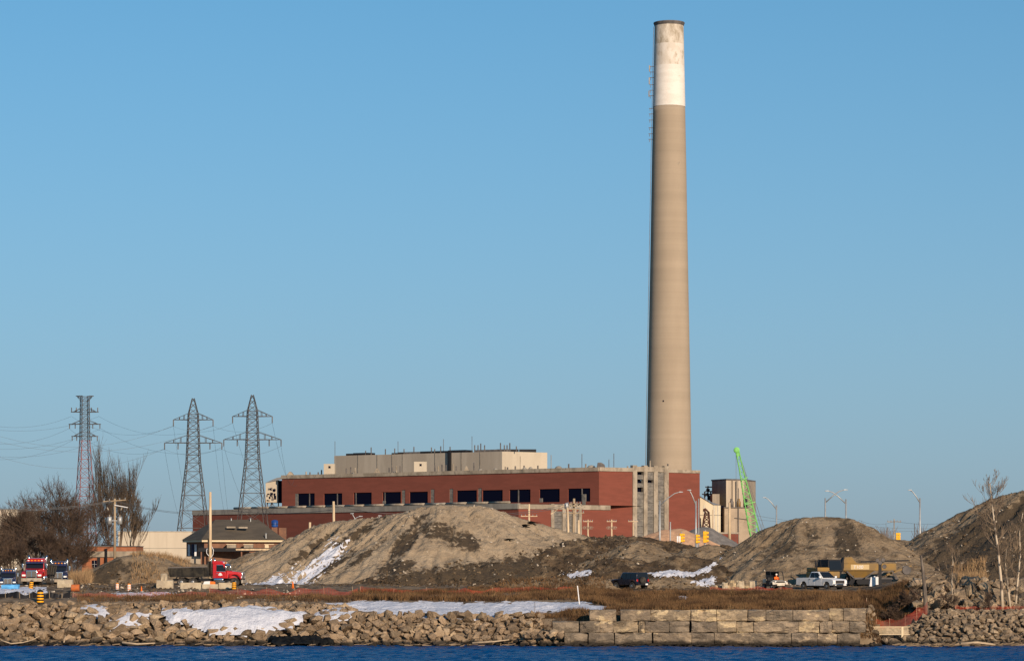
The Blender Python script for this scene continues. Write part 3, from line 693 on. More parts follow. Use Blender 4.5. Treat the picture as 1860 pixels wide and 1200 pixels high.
# ------------------------------------------------------------------ power station
def on_line(px, A, B):          # where the sight line of a column meets the wall line A-B (each px, D): returns t
    x0, x1 = X(A[0], A[1]), X(B[0], B[1]); k = (px - CX) / F
    return (k * A[1] - x0) / ((x1 - x0) - k * (B[1] - A[1]))
def wall_pt(A, B, t): return Vector((X(*A) + (X(*B) - X(*A)) * t, A[1] + (B[1] - A[1]) * t, 0))
def hole(A, B, px0, px1, py0, py1):
    t0, t1 = on_line(px0, A, B), on_line(px1, A, B); D = wall_pt(A, B, (t0 + t1) / 2).y
    return (t0, t1, Z(py1, D), Z(py0, D))
def facade(A, B, z0, z1, holes, depth):       # wall skin from A to B with real openings and reveals
    a, b = wall_pt(A, B, 0), wall_pt(A, B, 1); d = (b - a); n = Vector((-d.y, d.x, 0)).normalized()
    if n.y < 0: n = -n
    ts = sorted({0.0, 1.0, *[h[0] for h in holes], *[h[1] for h in holes]}); zs = sorted({z0, z1, *[h[2] for h in holes], *[h[3] for h in holes]})
    mb = MB()
    for t0, t1 in zip(ts, ts[1:]):
        for q0, q1 in zip(zs, zs[1:]):
            tm, qm = (t0 + t1) / 2, (q0 + q1) / 2
            if any(h[0] < tm < h[1] and h[2] < qm < h[3] for h in holes): continue
            p, q = a + d * t0, a + d * t1
            mb.add([(p.x, p.y, q0), (q.x, q.y, q0), (q.x, q.y, q1), (p.x, p.y, q1)], [(0, 1, 2, 3)])
    for h in holes:
        p, q = a + d * h[0], a + d * h[1]; P2, Q2 = p + n * depth, q + n * depth
        mb.add([(p.x, p.y, h[2]), (q.x, q.y, h[2]), (q.x, q.y, h[3]), (p.x, p.y, h[3]), (P2.x, P2.y, h[2]), (Q2.x, Q2.y, h[2]), (Q2.x, Q2.y, h[3]), (P2.x, P2.y, h[3])],
               [(0, 1, 5, 4), (1, 2, 6, 5), (2, 3, 7, 6), (3, 0, 4, 7)])
    return mb, n, a, d
def slab(mb, A, B, h, d0, d1):       # a box standing on wall line A-B over t,z range h, from d0 to d1 behind the wall face
    a, b = wall_pt(A, B, 0), wall_pt(A, B, 1); d = b - a; n = Vector((-d.y, d.x, 0)).normalized()
    if n.y < 0: n = -n
    p, q = a + d * h[0], a + d * h[1]
    c = [p + n * d0, q + n * d0, q + n * d1, p + n * d1]
    mb.hexa([(v.x, v.y, h[2]) for v in c], [(v.x, v.y, h[3]) for v in c]); return mb

GZ = 4.6
pw = thing('power_station', 'huge disused red brick power station with dark openings and concrete piers', 'power station', (X(1088, 1000), 1000, GZ), world=True)
A, B, C = (512, 1095), (1088, 1000), (1271, 1026)
zt = Z(848, 1000); zb = Z(855, 1000)
WIN = [(536, 571.5, 895.5, 919), (588, 621.5, 895.5, 918.5), (642, 675, 894, 918), (694.5, 728, 893, 917), (743.5, 777, 892.5, 916), (829.5, 866, 890, 914), (876, 913, 889.5, 913), (925, 963.5, 888.5, 912), (979.5, 1016.5, 887.5, 911.5), (1031.5, 1072, 886.5, 910.5)]
SLOT = [(729.5, 736, 889.5, 915), (782, 789, 888, 913), (816, 823, 887, 913), (868, 875, 886, 912)]
holes = [hole(A, B, *q) for q in WIN] + [hole(A, B, *q) for q in SLOT]
mb, n_, a_, d_ = facade(A, B, GZ, zb, holes, .45)
long_wall = part('wall', mb, M_brick, pw, fix=False)
M_panel = pmat('grey_infill', (0.165, 0.15, 0.13), (0.115, 0.105, 0.092), 0.6, stretch=(1, 1, 2), c3=(0.20, 0.18, 0.15), scale3=0.5, rough=0.85)
r = random.Random(4)
for k, q in enumerate(WIN):
    h = hole(A, B, *q)
    wnd = part('window', slab(MB(), A, B, h, 0.38, .6), M_void, pw)
    f = MB()
    for s in ([.72] if k in (0, 1) else [.12] if k in (2, 3) else [.42] if k == 7 else [.62] if k == 9 else []):
        t = h[0] + (h[1] - h[0]) * s; slab(f, A, B, (t - .0012, t + .0012, h[2], h[3]), .1, .37)
    if k in (0, 3, 8): part('reveal_panel', slab(MB(), A, B, (h[0] - .0002, h[0] + .009, h[2], h[3] - (3.2 if k in (3, 8) else 0)), .08, .37), M_panel, wnd)
    if k == 9: part('reveal_panel', slab(MB(), A, B, (h[0] + (h[1] - h[0]) * .65, h[0] + (h[1] - h[0]) * .80, h[2] - 1.5, h[2] + 2.6), -.1, .37), M_panel, wnd)
    if f.v: part('mullion', f, M_steel, wnd)
for q in SLOT: part('infill_panel', slab(MB(), A, B, hole(A, B, *q), .2, .44), M_panel, pw)
# lit end wall with its concrete bay
e_h = hole(B, C, 1148.7, 1213.8, 848, 990); e_hole = (e_h[0], e_h[1], GZ, zb + .01)
mb, _, _, _ = facade(B, C, GZ, zb, [(e_h[0], e_h[1], GZ, zb)], .1)
part('wall', mb, M_brick, pw, fix=False)
for (p0, p1) in [(1148.7, 1156.5), (1168.7, 1175.2), (1187, 1194), (1206, 1213.8)]:
    t0, t1 = on_line(p0, B, C), on_line(p1, B, C)
    part('pier', slab(MB(), B, C, (t0, t1, GZ, Z(845, 1012)), -.3, 1.2), M_conc, pw)
for bi, (p0, p1) in enumerate([(1156.5, 1168.7), (1175.2, 1187), (1194, 1206)]):
    t0, t1 = on_line(p0, B, C), on_line(p1, B, C)
    brk = [[(857, 862), (870.5, 877), (885, 893)], [(871, 876)], []][bi]
    ys = [856]
    for y0, y1 in brk: ys += [y0, y1]
    ys.append(1034)
    for i in range(0, len(ys), 2):
        y = ys[i]
        while y < ys[i + 1] - .5:                      # each row of panels between the piers
            y2 = min(y + 12.5, ys[i + 1]); part('infill_panel', slab(MB(), B, C, (t0, t1, Z(y2, 1010) + .08, Z(y, 1010)), .12, .4), M_panel, pw); y = y2
    for y0, y1 in brk: part('broken_opening', slab(MB(), B, C, (t0, t1, Z(y1, 1010), Z(y0, 1010)), 1.6, 1.8), M_void, pw)
    part('bay_lintel', slab(MB(), B, C, (t0, t1, Z(856, 1010), Z(847, 1010)), -.2, 1.2), M_conc, pw)
    part('bay_back', slab(MB(), B, C, (t0, t1, GZ, Z(856, 1010)), 2.0, 2.3), M_brick, pw)
# parapets
tt0, tt1 = on_line(1148.7, B, C), on_line(1213.8, B, C)
part('parapet', slab(MB(), A, B, (-.001, .9995, zb, zt), -.35, 1.0), M_conc, pw)
part('parapet', slab(MB(), B, C, (0, tt0, zb + .003, zt + .003), -.33, 1.0), M_conc, pw)
part('parapet', slab(MB(), B, C, (tt1, 1, zb, zt - .3), -.3, 1.0), M_conc, pw)
# flanks, back and roof
def xy(q): return (X(*q), q[1])
Cb = (X(1271, 1026) + 2, 1110); Ab = (X(512, 1095) + 42, 1175)
mb = MB()
for p, q in ((xy(C), Cb), (Cb, Ab), (Ab, xy(A))): mb.add([(p[0], p[1], GZ), (q[0], q[1], GZ), (q[0], q[1], zb), (p[0], p[1], zb)], [(0, 1, 2, 3)])
part('wall', mb, M_brick, pw, fix=False)
mb = MB(); mb.add([(x, y, zb + .2) for x, y in (xy(A), xy(B), xy(C), Cb, Ab)], [(0, 1, 2, 3, 4)]); part('roof', mb, M_concg, pw, fix=False)
# low front wing
W0, W1, W2 = (350, 1110), (942, 975), (1108, 998)
zw = Z(913.5, 975); zwb = zw - 1.9
mb, _, _, _ = facade(W0, W1, GZ, zwb, [], 1); part('wing_wall', mb, M_brick, pw, fix=False)
wb = [hole(W1, W2, 1003, 1056, 920, 975)]
mb, _, _, _ = facade(W1, W2, GZ, zwb, [(wb[0][0], wb[0][1], GZ, zwb - .6)], .1); part('wing_wall', mb, M_brick, pw, fix=False)
for (p0, p1) in [(1000.5, 1006), (1021, 1027), (1039, 1046), (1051, 1056)]:
    part('pier', slab(MB(), W1, W2, (on_line(p0, W1, W2), on_line(p1, W1, W2), GZ, zw), -.3, 1.0), M_conc, pw)
for (p0, p1) in [(1006, 1021), (1027, 1039), (1046, 1051)]:
    for y0 in range(915, 985, 11):
        part('infill_panel', slab(MB(), W1, W2, (on_line(p0, W1, W2), on_line(p1, W1, W2), Z(y0 + 11, 985) + .07, Z(y0, 985)), .12, .5), M_panel, pw)
part('wing_parapet', slab(MB(), W0, W1, (0, .9996, zwb, zw), -.3, .9), M_concg, pw)
part('wing_parapet', slab(MB(), W1, W2, (0, 1, zwb + .003, zw - .3), -.33, .9), M_conc, pw)
mb = MB(); mb.add([(x, y, zw - .25) for x, y in (xy(W0), xy(W1), xy(W2), (xy(C)[0] - 4, 1030), xy(A), (X(350, 1110) + 25, 1160))], [(0, 1, 2, 3, 4, 5)]); part('wing_roof', mb, M_concg, pw, fix=False)
mb = MB(); p, q = xy(W0), (X(350, 1110) + 25, 1160); mb.add([(p[0], p[1], GZ), (q[0], q[1], GZ), (q[0], q[1], zw), (p[0], p[1], zw)], [(0, 1, 2, 3)]); part('wing_wall', mb, M_brick, pw, fix=False)
mb = MB()
for i in range(14):
    t0, t1 = .14 + i * .06, .14 + i * .06 + .056; u = wall_pt(W0, W1, t0); v = wall_pt(W0, W1, t1); part('roof_pipe', MB().tube([(u.x, u.y + 2.5, zw + .45), (v.x, v.y + 2.5, zw + .45)], .42, 8), M_conc if i % 5 else M_concg, pw, smooth=True)
# boiler house rising behind the roof
K0, K1, K2 = (607, 1120), (912, 1075), (994, 1086)
zk = Z(819.5, 1075); M_clad = pmat('grey_cladding', (0.34, 0.295, 0.235), (0.28, 0.24, 0.19), 0.12, stretch=(1, 1, .15), c3=(0.22, 0.19, 0.15), scale3=0.3, lo3=.58, hi3=.75, rough=0.8)
M_cladl = pmat('cream_cladding', (0.47, 0.40, 0.30), (0.42, 0.355, 0.265), 0.2, stretch=(1, 1, .2), rough=0.8)
bh = part('boiler_house', MB().add([(X(*K0), K0[1], zb), (X(*K1), K1[1], zb), (X(*K1), K1[1], zk), (X(*K0), K0[1], zk)], [(0, 1, 2, 3)]), M_clad, pw, fix=False)
part('end_wall', MB().add([(X(*K1), K1[1], zb), (X(*K2), K2[1], zb), (X(*K2), K2[1], zk), (X(*K1), K1[1], zk)], [(0, 1, 2, 3)]), M_cladl, bh, fix=False)
kb1, kb0 = (X(986, 1130), 1130), (X(*K0) + 20, 1182)
mb = MB(); mb.add([(X(*K2), K2[1], zb), (*kb1, zb), (*kb1, zk), (X(*K2), K2[1], zk)], [(0, 1, 2, 3)]); mb.add([(*kb0, zb), (X(*K0), K0[1], zb), (X(*K0), K0[1], zk), (*kb0, zk)], [(0, 1, 2, 3)])
mb.add([(X(*K0), K0[1], zk - .1), (X(*K1), K1[1], zk - .1), (X(*K2), K2[1], zk - .1), (*kb1, zk - .1), (*kb0, zk - .1)], [(0, 1, 2, 3, 4)]); part('house_roof', mb, M_clad, bh, fix=False)
for i, p in enumerate((650, 685, 712, 731, 790, 838, 872)):
    t = on_line(p, K0, K1); part('panel_joint', slab(MB(), K0, K1, (t - .0015, t + .0015, zb, zk), -.12, .1), M_panel, bh)
t = on_line(818, K0, K1); part('soot_duct', slab(MB(), K0, K1, (t - .006, t + .007, zb, zk + .8), -1.2, .1), M_black, bh)
r = random.Random(9)
for (p0, p1, h) in [(617, 628, 2.2), (630, 656, 2.6), (700, 722, 1.7), (711, 752, 2.2), (752, 800, 2.4), (803, 834, 2.8), (850, 900, 2.4)]:
    t0, t1 = on_line(p0, K0, K1), on_line(p1, K0, K1)
    part('roof_unit', slab(MB(), K0, K1, (t0, t1, zk - .1, zk + h * .42), 4, 9), M_black if r.random() < .6 else M_steel, bh)
for (p0, p1) in [(902, 942), (943, 974)]: part('roof_unit', MB().box(X(p0, 1108), X(p1, 1108), 1108, 1112, zk - .1, Z(815.5, 1108)), M_black, bh)
VP = [(607, 801), (663, 818), (673, 812), (699, 815), (716, 814), (722, 801), (733, 815), (751, 811), (783, 812), (789, 815), (800, 810), (805, 797), (817, 811), (857, 792), (862, 808), (868, 808), (873, 805), (880, 808), (909, 804), (916, 808), (921, 808), (926, 804), (938, 810)]
for i, (p, y) in enumerate(VP):
    t = on_line(p, K0, K1); q = wall_pt(K0, K1, t); rr = .10 if y < 803 else .22
    part('vent_pipe', MB().tube([(q.x, q.y + 5, zk - .1), (q.x, q.y + 5, Z(y, q.y + 5))], rr, 6), M_steel, bh)
# sheds, skylights and vents on the main roof
def roofbox(name, p0, p1, y0, y1, D, dep, mat, parent=pw): return part(name, MB().box(X(p0, D), X(p1, D), D, D + dep, zt - .5, Z(y0, D)), mat, parent)
for (p0, p1, y0, D) in [(588, 608, 842, 1106), (752, 775, 838, 1075)]:
    sh = roofbox('roof_shed', p0, p1, y0, 860, D, 6, M_cladl)
    part('shed_window', MB().box(X((p0 + p1) / 2 - 1.5, D), X((p0 + p1) / 2 + 2.5, D), D - .05, D + .02, Z(y0 + 8, D), Z(y0 + 4, D)), M_void, sh)
for (p0, p1, y0, D) in [(676, 692, 850, 1092), (516, 535, 856, 1118), (840, 853, 846, 1062)]:
    x0, x1 = X(p0, D), X(p1, D); part('skylight', MB().prism([(x0, zt - .5), (x1, zt - .5), (x1, zt + .2), (x0 + (x1 - x0) * .62, Z(y0, D)), (x0 + (x1 - x0) * .5, Z(y0, D))], D, D + 7), M_conc, pw)
for i, (p, y) in enumerate([(556, 856), (563, 857), (578, 857), (584, 853), (629, 850), (637, 848), (645, 849), (707, 849), (713, 848), (720, 846), (727, 846), (790, 845), (796, 846), (803, 843), (810, 844), (823, 842), (829, 846), (861, 840), (918, 847), (922, 848), (936, 846), (945, 828), (952, 845), (977, 845), (1001, 826), (1033, 842), (1057, 824), (1064, 842), (1106, 834), (1115, 823), (1181, 836), (1189, 846), (1213, 842), (1140, 846)]):
    D = 1003 + (1088 - p) * .2 + 6 if p < 1088 else 1018; part('roof_vent', MB().tube([(X(p, D), D, zt - .6), (X(p, D), D, Z(y, D))], .12 if y < 835 else .28, 6), M_steel if i % 3 else M_conc, pw)
for (p, wd, D) in [(872, 10, 1046), (900, 9, 1040), (953, 9, 1030), (964, 9, 1027), (1015, 14, 1017), (1075, 16, 1008), (640, 14, 1095), (715, 12, 1080)]:
    part('roof_dome', MB().lathe([(wd * .1, zt - .5), (wd * .095, zt + .4), (wd * .06, zt + 1.0), (.05, zt + 1.2)], 12, (X(p, D), D + 6, 0)), M_concg, pw, smooth=True)
part('roof_housing', MB().prism([(X(1084, 1008), zt - .3), (X(1100, 1008), zt - .3), (X(1098, 1008), zt + 1.2), (X(1092, 1008), zt + 1.9), (X(1086, 1008), zt + 1.9)], 1008, 1012), M_steel, pw)
# torn conveyor house hung on the end of the building
cvh = thing('conveyor_house', 'cream metal conveyor house with a torn open side, high at the building end', 'conveyor house', (X(497, 1105), 1105, GZ), world=True)
D = 1100
x0, x1, xe = X(482.5, D), X(505, D), X(511.5, D); zr0, zr1, zbm = Z(877, D), Z(866, D), Z(912, D)
part('body', MB().prism([(x0, zbm), (x1, zbm), (x1, zr0 + 1.2), (x0, zr0)], D, D + 12), M_cladl, cvh)
part('shadow_bay', MB().box(x1, xe, D + .4, D + 12, zbm, zr0 + 1.0), M_void, cvh)  # solid near-black block; the bay's shadow is put into its colour
part('roof', MB().add([(x0 - .5, D - .5, zr0), (xe, D - .5, zr0 + 1.4), (xe + 1, D + 12, zr1 + .8), (x0 + 3, D + 12, zr1)], [(0, 1, 2, 3)]), M_cladl, cvh, fix=False)
r = random.Random(2)
for i in range(26):
    u, v = r.uniform(.06, .72), r.uniform(.05, .72); du, dv = r.uniform(.05, .2), r.uniform(.04, .12)
    part('tear', MB().box(x0 + (x1 - x0) * u, x0 + (x1 - x0) * min(u + du, .85), D - .06 - i * .004, D + .3, zbm + (zr0 - zbm) * v, zbm + (zr0 - zbm) * min(v + dv, .85)), M_void if i % 4 else M_steel, cvh)
for p in (485, 493, 505): part('leg', MB().beam((X(p, D), D + 2, zw - .5), (X(p, D), D + 2, zbm), .4), M_steel, cvh)
part('leg_brace', MB().beam((X(485, D), D + 2, zw - .5), (X(493, D), D + 2, zbm), .25).beam((X(493, D), D + 2, zbm), (X(503, D), D + 2, zw - .5), .25), M_steel, cvh)

# ------------------------------------------------------------------ chimney
DC = 1124.0; cxw = X(1215.3, DC)
chm = thing('chimney_stack', 'very tall tapering concrete chimney with a white painted top', 'chimney', (cxw, DC, GZ), world=True)
sw = [(1000, 86.5), (850, 82.0), (750, 78.6), (600, 73.2), (450, 67.5), (300, 62.5), (195, 58.4)]
prof = []
for (y0, w0), (y1, w1) in zip(sw, sw[1:]):
    for i in range(10): t = i / 10; prof.append(((w0 + (w1 - w0) * t) * .5 * DC / F, Z(y0 + (y1 - y0) * t, DC)))
prof.append((58.4 * .5 * DC / F, Z(195, DC)))
mS = bpy.data.materials.new('chimney_concrete'); mS.use_nodes = True
n = mS.node_tree.nodes; l = mS.node_tree.links; b = n['Principled BSDF']; b.inputs['Roughness'].default_value = .9; b.inputs['Specular IOR Level'].default_value = .2
g = n.new('ShaderNodeNewGeometry'); sp = n.new('ShaderNodeSeparateXYZ'); l.new(g.outputs['Position'], sp.inputs[0])
def math_node(op, a, bb=None):
    m_ = n.new('ShaderNodeMath'); m_.operation = op
    for i, v in enumerate((a, bb)):
        if v is None: continue
        if isinstance(v, (int, float)): m_.inputs[i].default_value = v
        else: l.new(v, m_.inputs[i])
    return m_.outputs[0]
fr = math_node('FRACT', math_node('MULTIPLY', sp.outputs['Z'], 1 / 2.3))
ln = math_node('LESS_THAN', fr, .10)
nz = n.new('ShaderNodeTexNoise'); nz.inputs['Scale'].default_value = .12; nz.inputs['Detail'].default_value = 6
mp = n.new('ShaderNodeMapping'); mp.inputs['Scale'].default_value = (1.5, 1.5, .35); l.new(g.outputs['Position'], mp.inputs[0]); l.new(mp.outputs[0], nz.inputs['Vector'])
nb = n.new('ShaderNodeTexNoise'); nb.inputs['Scale'].default_value = .09; nb.inputs['Detail'].default_value = 4
mp2 = n.new('ShaderNodeMapping'); mp2.inputs['Scale'].default_value = (.02, .02, 3); l.new(g.outputs['Position'], mp2.inputs[0]); l.new(mp2.outputs[0], nb.inputs['Vector'])
mxa = n.new('ShaderNodeMix'); mxa.data_type = 'RGBA'; l.new(nz.outputs['Fac'], mxa.inputs['Factor']); mxa.inputs[6].default_value = (.345, .27, .19, 1); mxa.inputs[7].default_value = (.45, .36, .26, 1)
mxc = n.new('ShaderNodeMix'); mxc.data_type = 'RGBA'; mxc.blend_type = 'MULTIPLY'; mxc.inputs['Factor'].default_value = .28; l.new(mxa.outputs[2], mxc.inputs[6]); l.new(nb.outputs['Fac'], mxc.inputs[7])
mxb = n.new('ShaderNodeMix'); mxb.data_type = 'RGBA'; l.new(math_node('MULTIPLY', ln, .08), mxb.inputs['Factor']); l.new(mxc.outputs[2], mxb.inputs[6]); mxb.inputs[7].default_value = (.16, .13, .10, 1)
l.new(mxb.outputs[2], b.inputs['Base Color'])
part('shaft', MB().lathe(prof, 64, (cxw, DC, 0)), mS, chm, smooth=True)
M_cw = pmat('white_chimney_paint', (0.72, 0.66, 0.58), (0.66, 0.60, 0.52), 0.25, c3=(0.46, 0.39, 0.30), scale3=.5, stretch=(.6, .6, 1.5), lo3=.64, hi3=.8, rough=.85)
M_cg = pmat('grimy_chimney_paint', (0.62, 0.55, 0.45), (0.50, 0.43, 0.34), 0.5, stretch=(1, 1, .5), c3=(0.33, 0.27, 0.19), scale3=.45, lo3=.42, hi3=.66, rough=.85)
def cw(y): return np.interp(y, [42, 195], [52, 58.8]) * .5 * DC / F
part('white_band', MB().lathe([(cw(y) + .03, Z(y, DC)) for y in (195, 170, 145, 121)], 64, (cxw, DC, 0), cap=False), M_cw, chm, smooth=True)
part('grimy_band', MB().lathe([(cw(y) + .03, Z(y, DC)) for y in (121, 105, 82)], 64, (cxw, DC, 0), cap=False), pmat('stained_chimney_paint', (0.65, 0.585, 0.50), (0.57, 0.50, 0.41), .4, stretch=(1, 1, .5), c3=(.38, .31, .22), scale3=.45, lo3=.54, hi3=.74, rough=.85), chm, smooth=True)
part('grimy_band', MB().lathe([(cw(y) + .03, Z(y, DC)) for y in (82, 65, 48)], 64, (cxw, DC, 0), cap=False), M_cg, chm, smooth=True)
part('rim', MB().lathe([(cw(48) + .08, Z(48, DC)), (cw(44) + .5, Z(43.3, DC)), (cw(44) + .5, Z(42, DC)), (cw(44) - .6, Z(42, DC)), (cw(44) - .6, Z(60, DC))], 64, (cxw, DC, 0), cap=False), M_steel, chm)
lad = MB()
for y0, y1 in ((50, 300), (300, 620), (620, 850)):
    for s in (-.35, .35):
        r0 = np.interp(y0, [42, 195, 850], [26, 29.2, 41]) * DC / F; r1 = np.interp(y1, [42, 195, 850], [26, 29.2, 41]) * DC / F
        lad.beam((cxw - r0 - .45, DC - 1 + s, Z(y0, DC)), (cxw - r1 - .45, DC - 1 + s, Z(y1, DC)), .16)
part('ladder', lad, M_steel, chm)
for i, y in enumerate([122, 132, 142, 155, 165, 175, 198, 208, 219, 233, 244, 254]):
    rr = np.interp(y, [42, 195, 850], [26, 29.2, 41]) * DC / F
    part('bracket', MB().beam((cxw - rr - 1.6, DC - 1, Z(y, DC)), (cxw - rr + .2, DC - 1, Z(y, DC)), .22).beam((cxw - rr - 1.2, DC - 1, Z(y, DC)), (cxw - rr - 1.2, DC - 1, Z(y + 5, DC)), .18), M_steel, chm)
for (y0, y1) in [(120, 131), (142, 154), (166, 177)]:
    rr = np.interp(y0, [42, 195, 850], [26, 29.2, 41]) * DC / F
    part('antenna', MB().box(cxw - rr - 1.95, cxw - rr - 1.55, DC - 1.2, DC - .8, Z(y1, DC), Z(y0, DC)), M_conc, chm)
for (px, y) in [(1203, 730), (1232, 299), (1230, 301)]:
    rr = np.interp(y, [42, 195, 850], [26, 29.2, 41]) * DC / F; dx = X(px, DC) - cxw; yy = DC - math.sqrt(rr * rr - dx * dx)
    part('vent_hole', MB().box(X(px, DC) - .25, X(px, DC) + .25, yy - .12, yy + .6, Z(y, DC) - .3, Z(y, DC) + .3), M_void if px == 1203 else M_conc, chm)

# ------------------------------------------------------------------ sheds and silos right of the station
D = 1046
sh = thing('gabled_shed', 'cream metal shed with a sloping roof right of the brick station', 'shed', (X(1288, D), D, GZ), world=True)
M_cream = pmat('cream_sheet', (0.62, 0.54, 0.38), (0.54, 0.46, 0.32), 0.3, stretch=(3, 3, .2), rough=.7)
x0, xm, x1 = X(1271.5, D), X(1297, D), X(1309, D)
part('wall', MB().prism([(x0, GZ), (x1, GZ), (x1, Z(917, D)), (xm, Z(917, D)), (x0, Z(901, D))], D, D + 14), M_cream, sh)
part('roof', MB().add([(x0 - .3, D - .5, Z(900.2, D)), (xm, D - .5, Z(916.4, D)), (x1 + .2, D - .5, Z(916.6, D)), (x1 + .2, D + 14, Z(914, D)), (xm, D + 14, Z(910, D)), (x0 - .3, D + 14, Z(895, D))], [(0, 1, 4, 5), (1, 2, 3, 4)]), M_metalg, sh, fix=False)
for p in (1279, 1297, 1304): part('corner_trim', MB().box(X(p, D) - .12, X(p, D) + .12, D - .08, D - .001, GZ, Z(917, D)), M_metalg, sh)
part('girt', MB().box(x0, x1, D - .1, D - .002, Z(935.5, D), Z(934.5, D)), M_concg, sh)
D = 1078
tw = thing('bunker_tower', 'weathered grey metal bunker tower above the square concrete silo', 'tower', (X(1322, D), D, GZ), world=True)
M_tw = pmat('tower_sheet', (0.33, 0.27, 0.20), (0.27, 0.22, 0.165), 0.3, stretch=(2, 2, .2), rough=.75)
M_twl = pmat('tower_sheet_light', (0.47, 0.385, 0.28), (0.40, 0.33, 0.245), 0.3, stretch=(2, 2, .2), c3=(.30, .22, .15), scale3=.3, lo3=.6, hi3=.75, rough=.75)
a0, a1, a2 = (X(1293, D + 12), D + 12), (X(1319, D), D), (X(1352, D + 5), D + 5)
ztw = Z(871.5, D); back = [(a2[0] + 6, D + 25), (a0[0] + 6, D + 32)]
def quadwall(p, q, z0, z1): return MB().add([(p[0], p[1], z0), (q[0], q[1], z0), (q[0], q[1], z1), (p[0], p[1], z1)], [(0, 1, 2, 3)])
part('side_wall', quadwall(a0, a1, GZ, ztw), M_tw, tw, fix=False); part('front_wall', quadwall(a1, a2, Z(922, D), ztw), M_twl, tw, fix=False)
mb = quadwall(a2, back[0], GZ, ztw); mb.add([(*back[1], GZ), (*a0, GZ), (*a0, ztw), (*back[1], ztw)], [(0, 1, 2, 3)]); part('back_wall', mb, M_tw, tw, fix=False)
part('roof', MB().column([(a0[0] - .3, a0[1]), (a1[0], a1[1] - .3), (a2[0] + .3, a2[1]), back[0], back[1]], ztw, ztw + .5), M_steel, tw)
part('annex', MB().box(X(1294, D - 3), X(1307, D - 3), D - 3, D + 8, GZ, Z(897, D)), M_tw, tw)
for p in (1331, 1340): part('joint', MB().box(X(p, D) - .1, X(p, D) + .1, D + 1, D + 2.2, Z(920, D), ztw), M_tw, tw)
D = 1056
so = thing('concrete_silo', 'square tan concrete silo block below the bunker tower', 'silo', (X(1340, D), D, GZ), world=True)
M_silo = pmat('tan_concrete', (0.40, 0.315, 0.225), (0.33, 0.26, 0.185), 0.2, c3=(.26, .20, .145), scale3=.35, lo3=.58, hi3=.72, rough=.9)
part('body', MB().prism([(X(1316, D), GZ), (X(1366, D), GZ), (X(1365, D), Z(940, D)), (X(1358, D), Z(922, D)), (X(1316, D), Z(922, D))], D, D + 22), M_silo, so)
part('seam', MB().box(X(1341.5, D), X(1342.3, D), D - .05, D, GZ, Z(922, D)), M_tw, so)
part('deck', MB().box(X(1315, D), X(1360, D), D - .4, D + 22, Z(922, D), Z(920.4, D)), M_steel, so)
for (p, y, c) in [(1330, 905, M_steel), (1343, 905, M_yellow), (1355, 902, M_black)]:
    part('deck_fan', MB().lathe([(.75, Z(920.4, D)), (.75, Z(y + 6, D)), (.45, Z(y + 3, D)), (.45, Z(y, D))], 10, (X(p, D), D + 3, 0)), c, so, smooth=True)
part('pipe', MB().tube([(X(1341, D), D - .4, GZ), (X(1341, D), D - .4, Z(886, D))], .14, 6).tube([(X(1334, D), D - .3, Z(940, D)), (X(1358, D), D - .3, Z(943, D))], .1, 6), M_steel, so)
D = 1018
lb = thing('low_brick_building', 'low brick building with a pale parapet below the silo', 'building', (X(1310, D), D, GZ), world=True)
part('wall', MB().box(X(1288, D), X(1341, D), D, D + 10, GZ, Z(969, D)), M_brick, lb)
part('parapet', MB().box(X(1287.5, D), X(1341.5, D), D - .2, D + 10.2, Z(969, D), Z(966, D)), M_conc, lb)
D = 1040
ct = thing('conveyor_trestle', 'rusty dark lattice trestle leaning against the cream shed', 'trestle', (X(1283, D), D, GZ), world=True)
M_rust = pmat('rusty_steel', (0.085, 0.035, 0.025), (0.05, 0.025, 0.02), .8, rough=.9)
mb = MB(); pl = [(1275, 970), (1278, 945), (1281, 930), (1279.5, 925)]; pr = [(1290, 970), (1288.5, 945), (1287.5, 930), (1281, 924)]
for q in (pl, pr): mb.tube([at(a, y, D) for a, y in q], .35, 5)
part('frame', mb, M_rust, ct); mb = MB()
for y0, y1 in ((968, 958), (958, 948), (948, 939), (939, 931)):
    u = lambda y: np.interp(y, [925, 930, 945, 970], [279.5, 281, 278, 275]) + 1000; v = lambda y: np.interp(y, [930, 945, 970], [287.5, 288.5, 290]) + 1000
    mb.beam(at(u(y0), y0, D), at(v(y1), y1, D), .35).beam(at(v(y0), y0, D), at(u(y1), y1, D), .35).beam(at(u(y1), y1, D), at(v(y1), y1, D), .3)
part('bracing', mb, M_rust, ct)
part('chute', MB().tube([at(1281, 927, D), at(1279, 923, D)], [.9, .5], 6), M_rust, ct)
D = 1092
fp = thing('steel_platform', 'dark steel platform and pipework behind the shed roof beside the tower', 'platform', (X(1286, D), D, GZ), world=True)
mb = MB()
for p in (1280, 1286, 1291): mb.beam(at(p, 975, D), at(p, 882 if p == 1286 else 892, D), .5)
part('post', mb, M_black, fp); mb = MB()
for y in (897, 892, 884): mb.beam(at(1275 if y == 897 else 1281, y, D), at(1295, y, D), .45)
part('rail', mb, M_black, fp)
part('pipework', MB().tube([at(1279, 900, D), at(1284, 897, D), at(1288, 902, D), at(1291, 908, D)], .6, 6).tube([at(1283, 888, D), at(1289, 890, D)], .5, 6), M_black, fp)
part('dark_filler', MB().box(X(1309.5, 1068), X(1314.5, 1068), 1068, 1070, GZ, Z(918, 1068)), M_void, fp)  # near-black box filling the gap between shed and silo

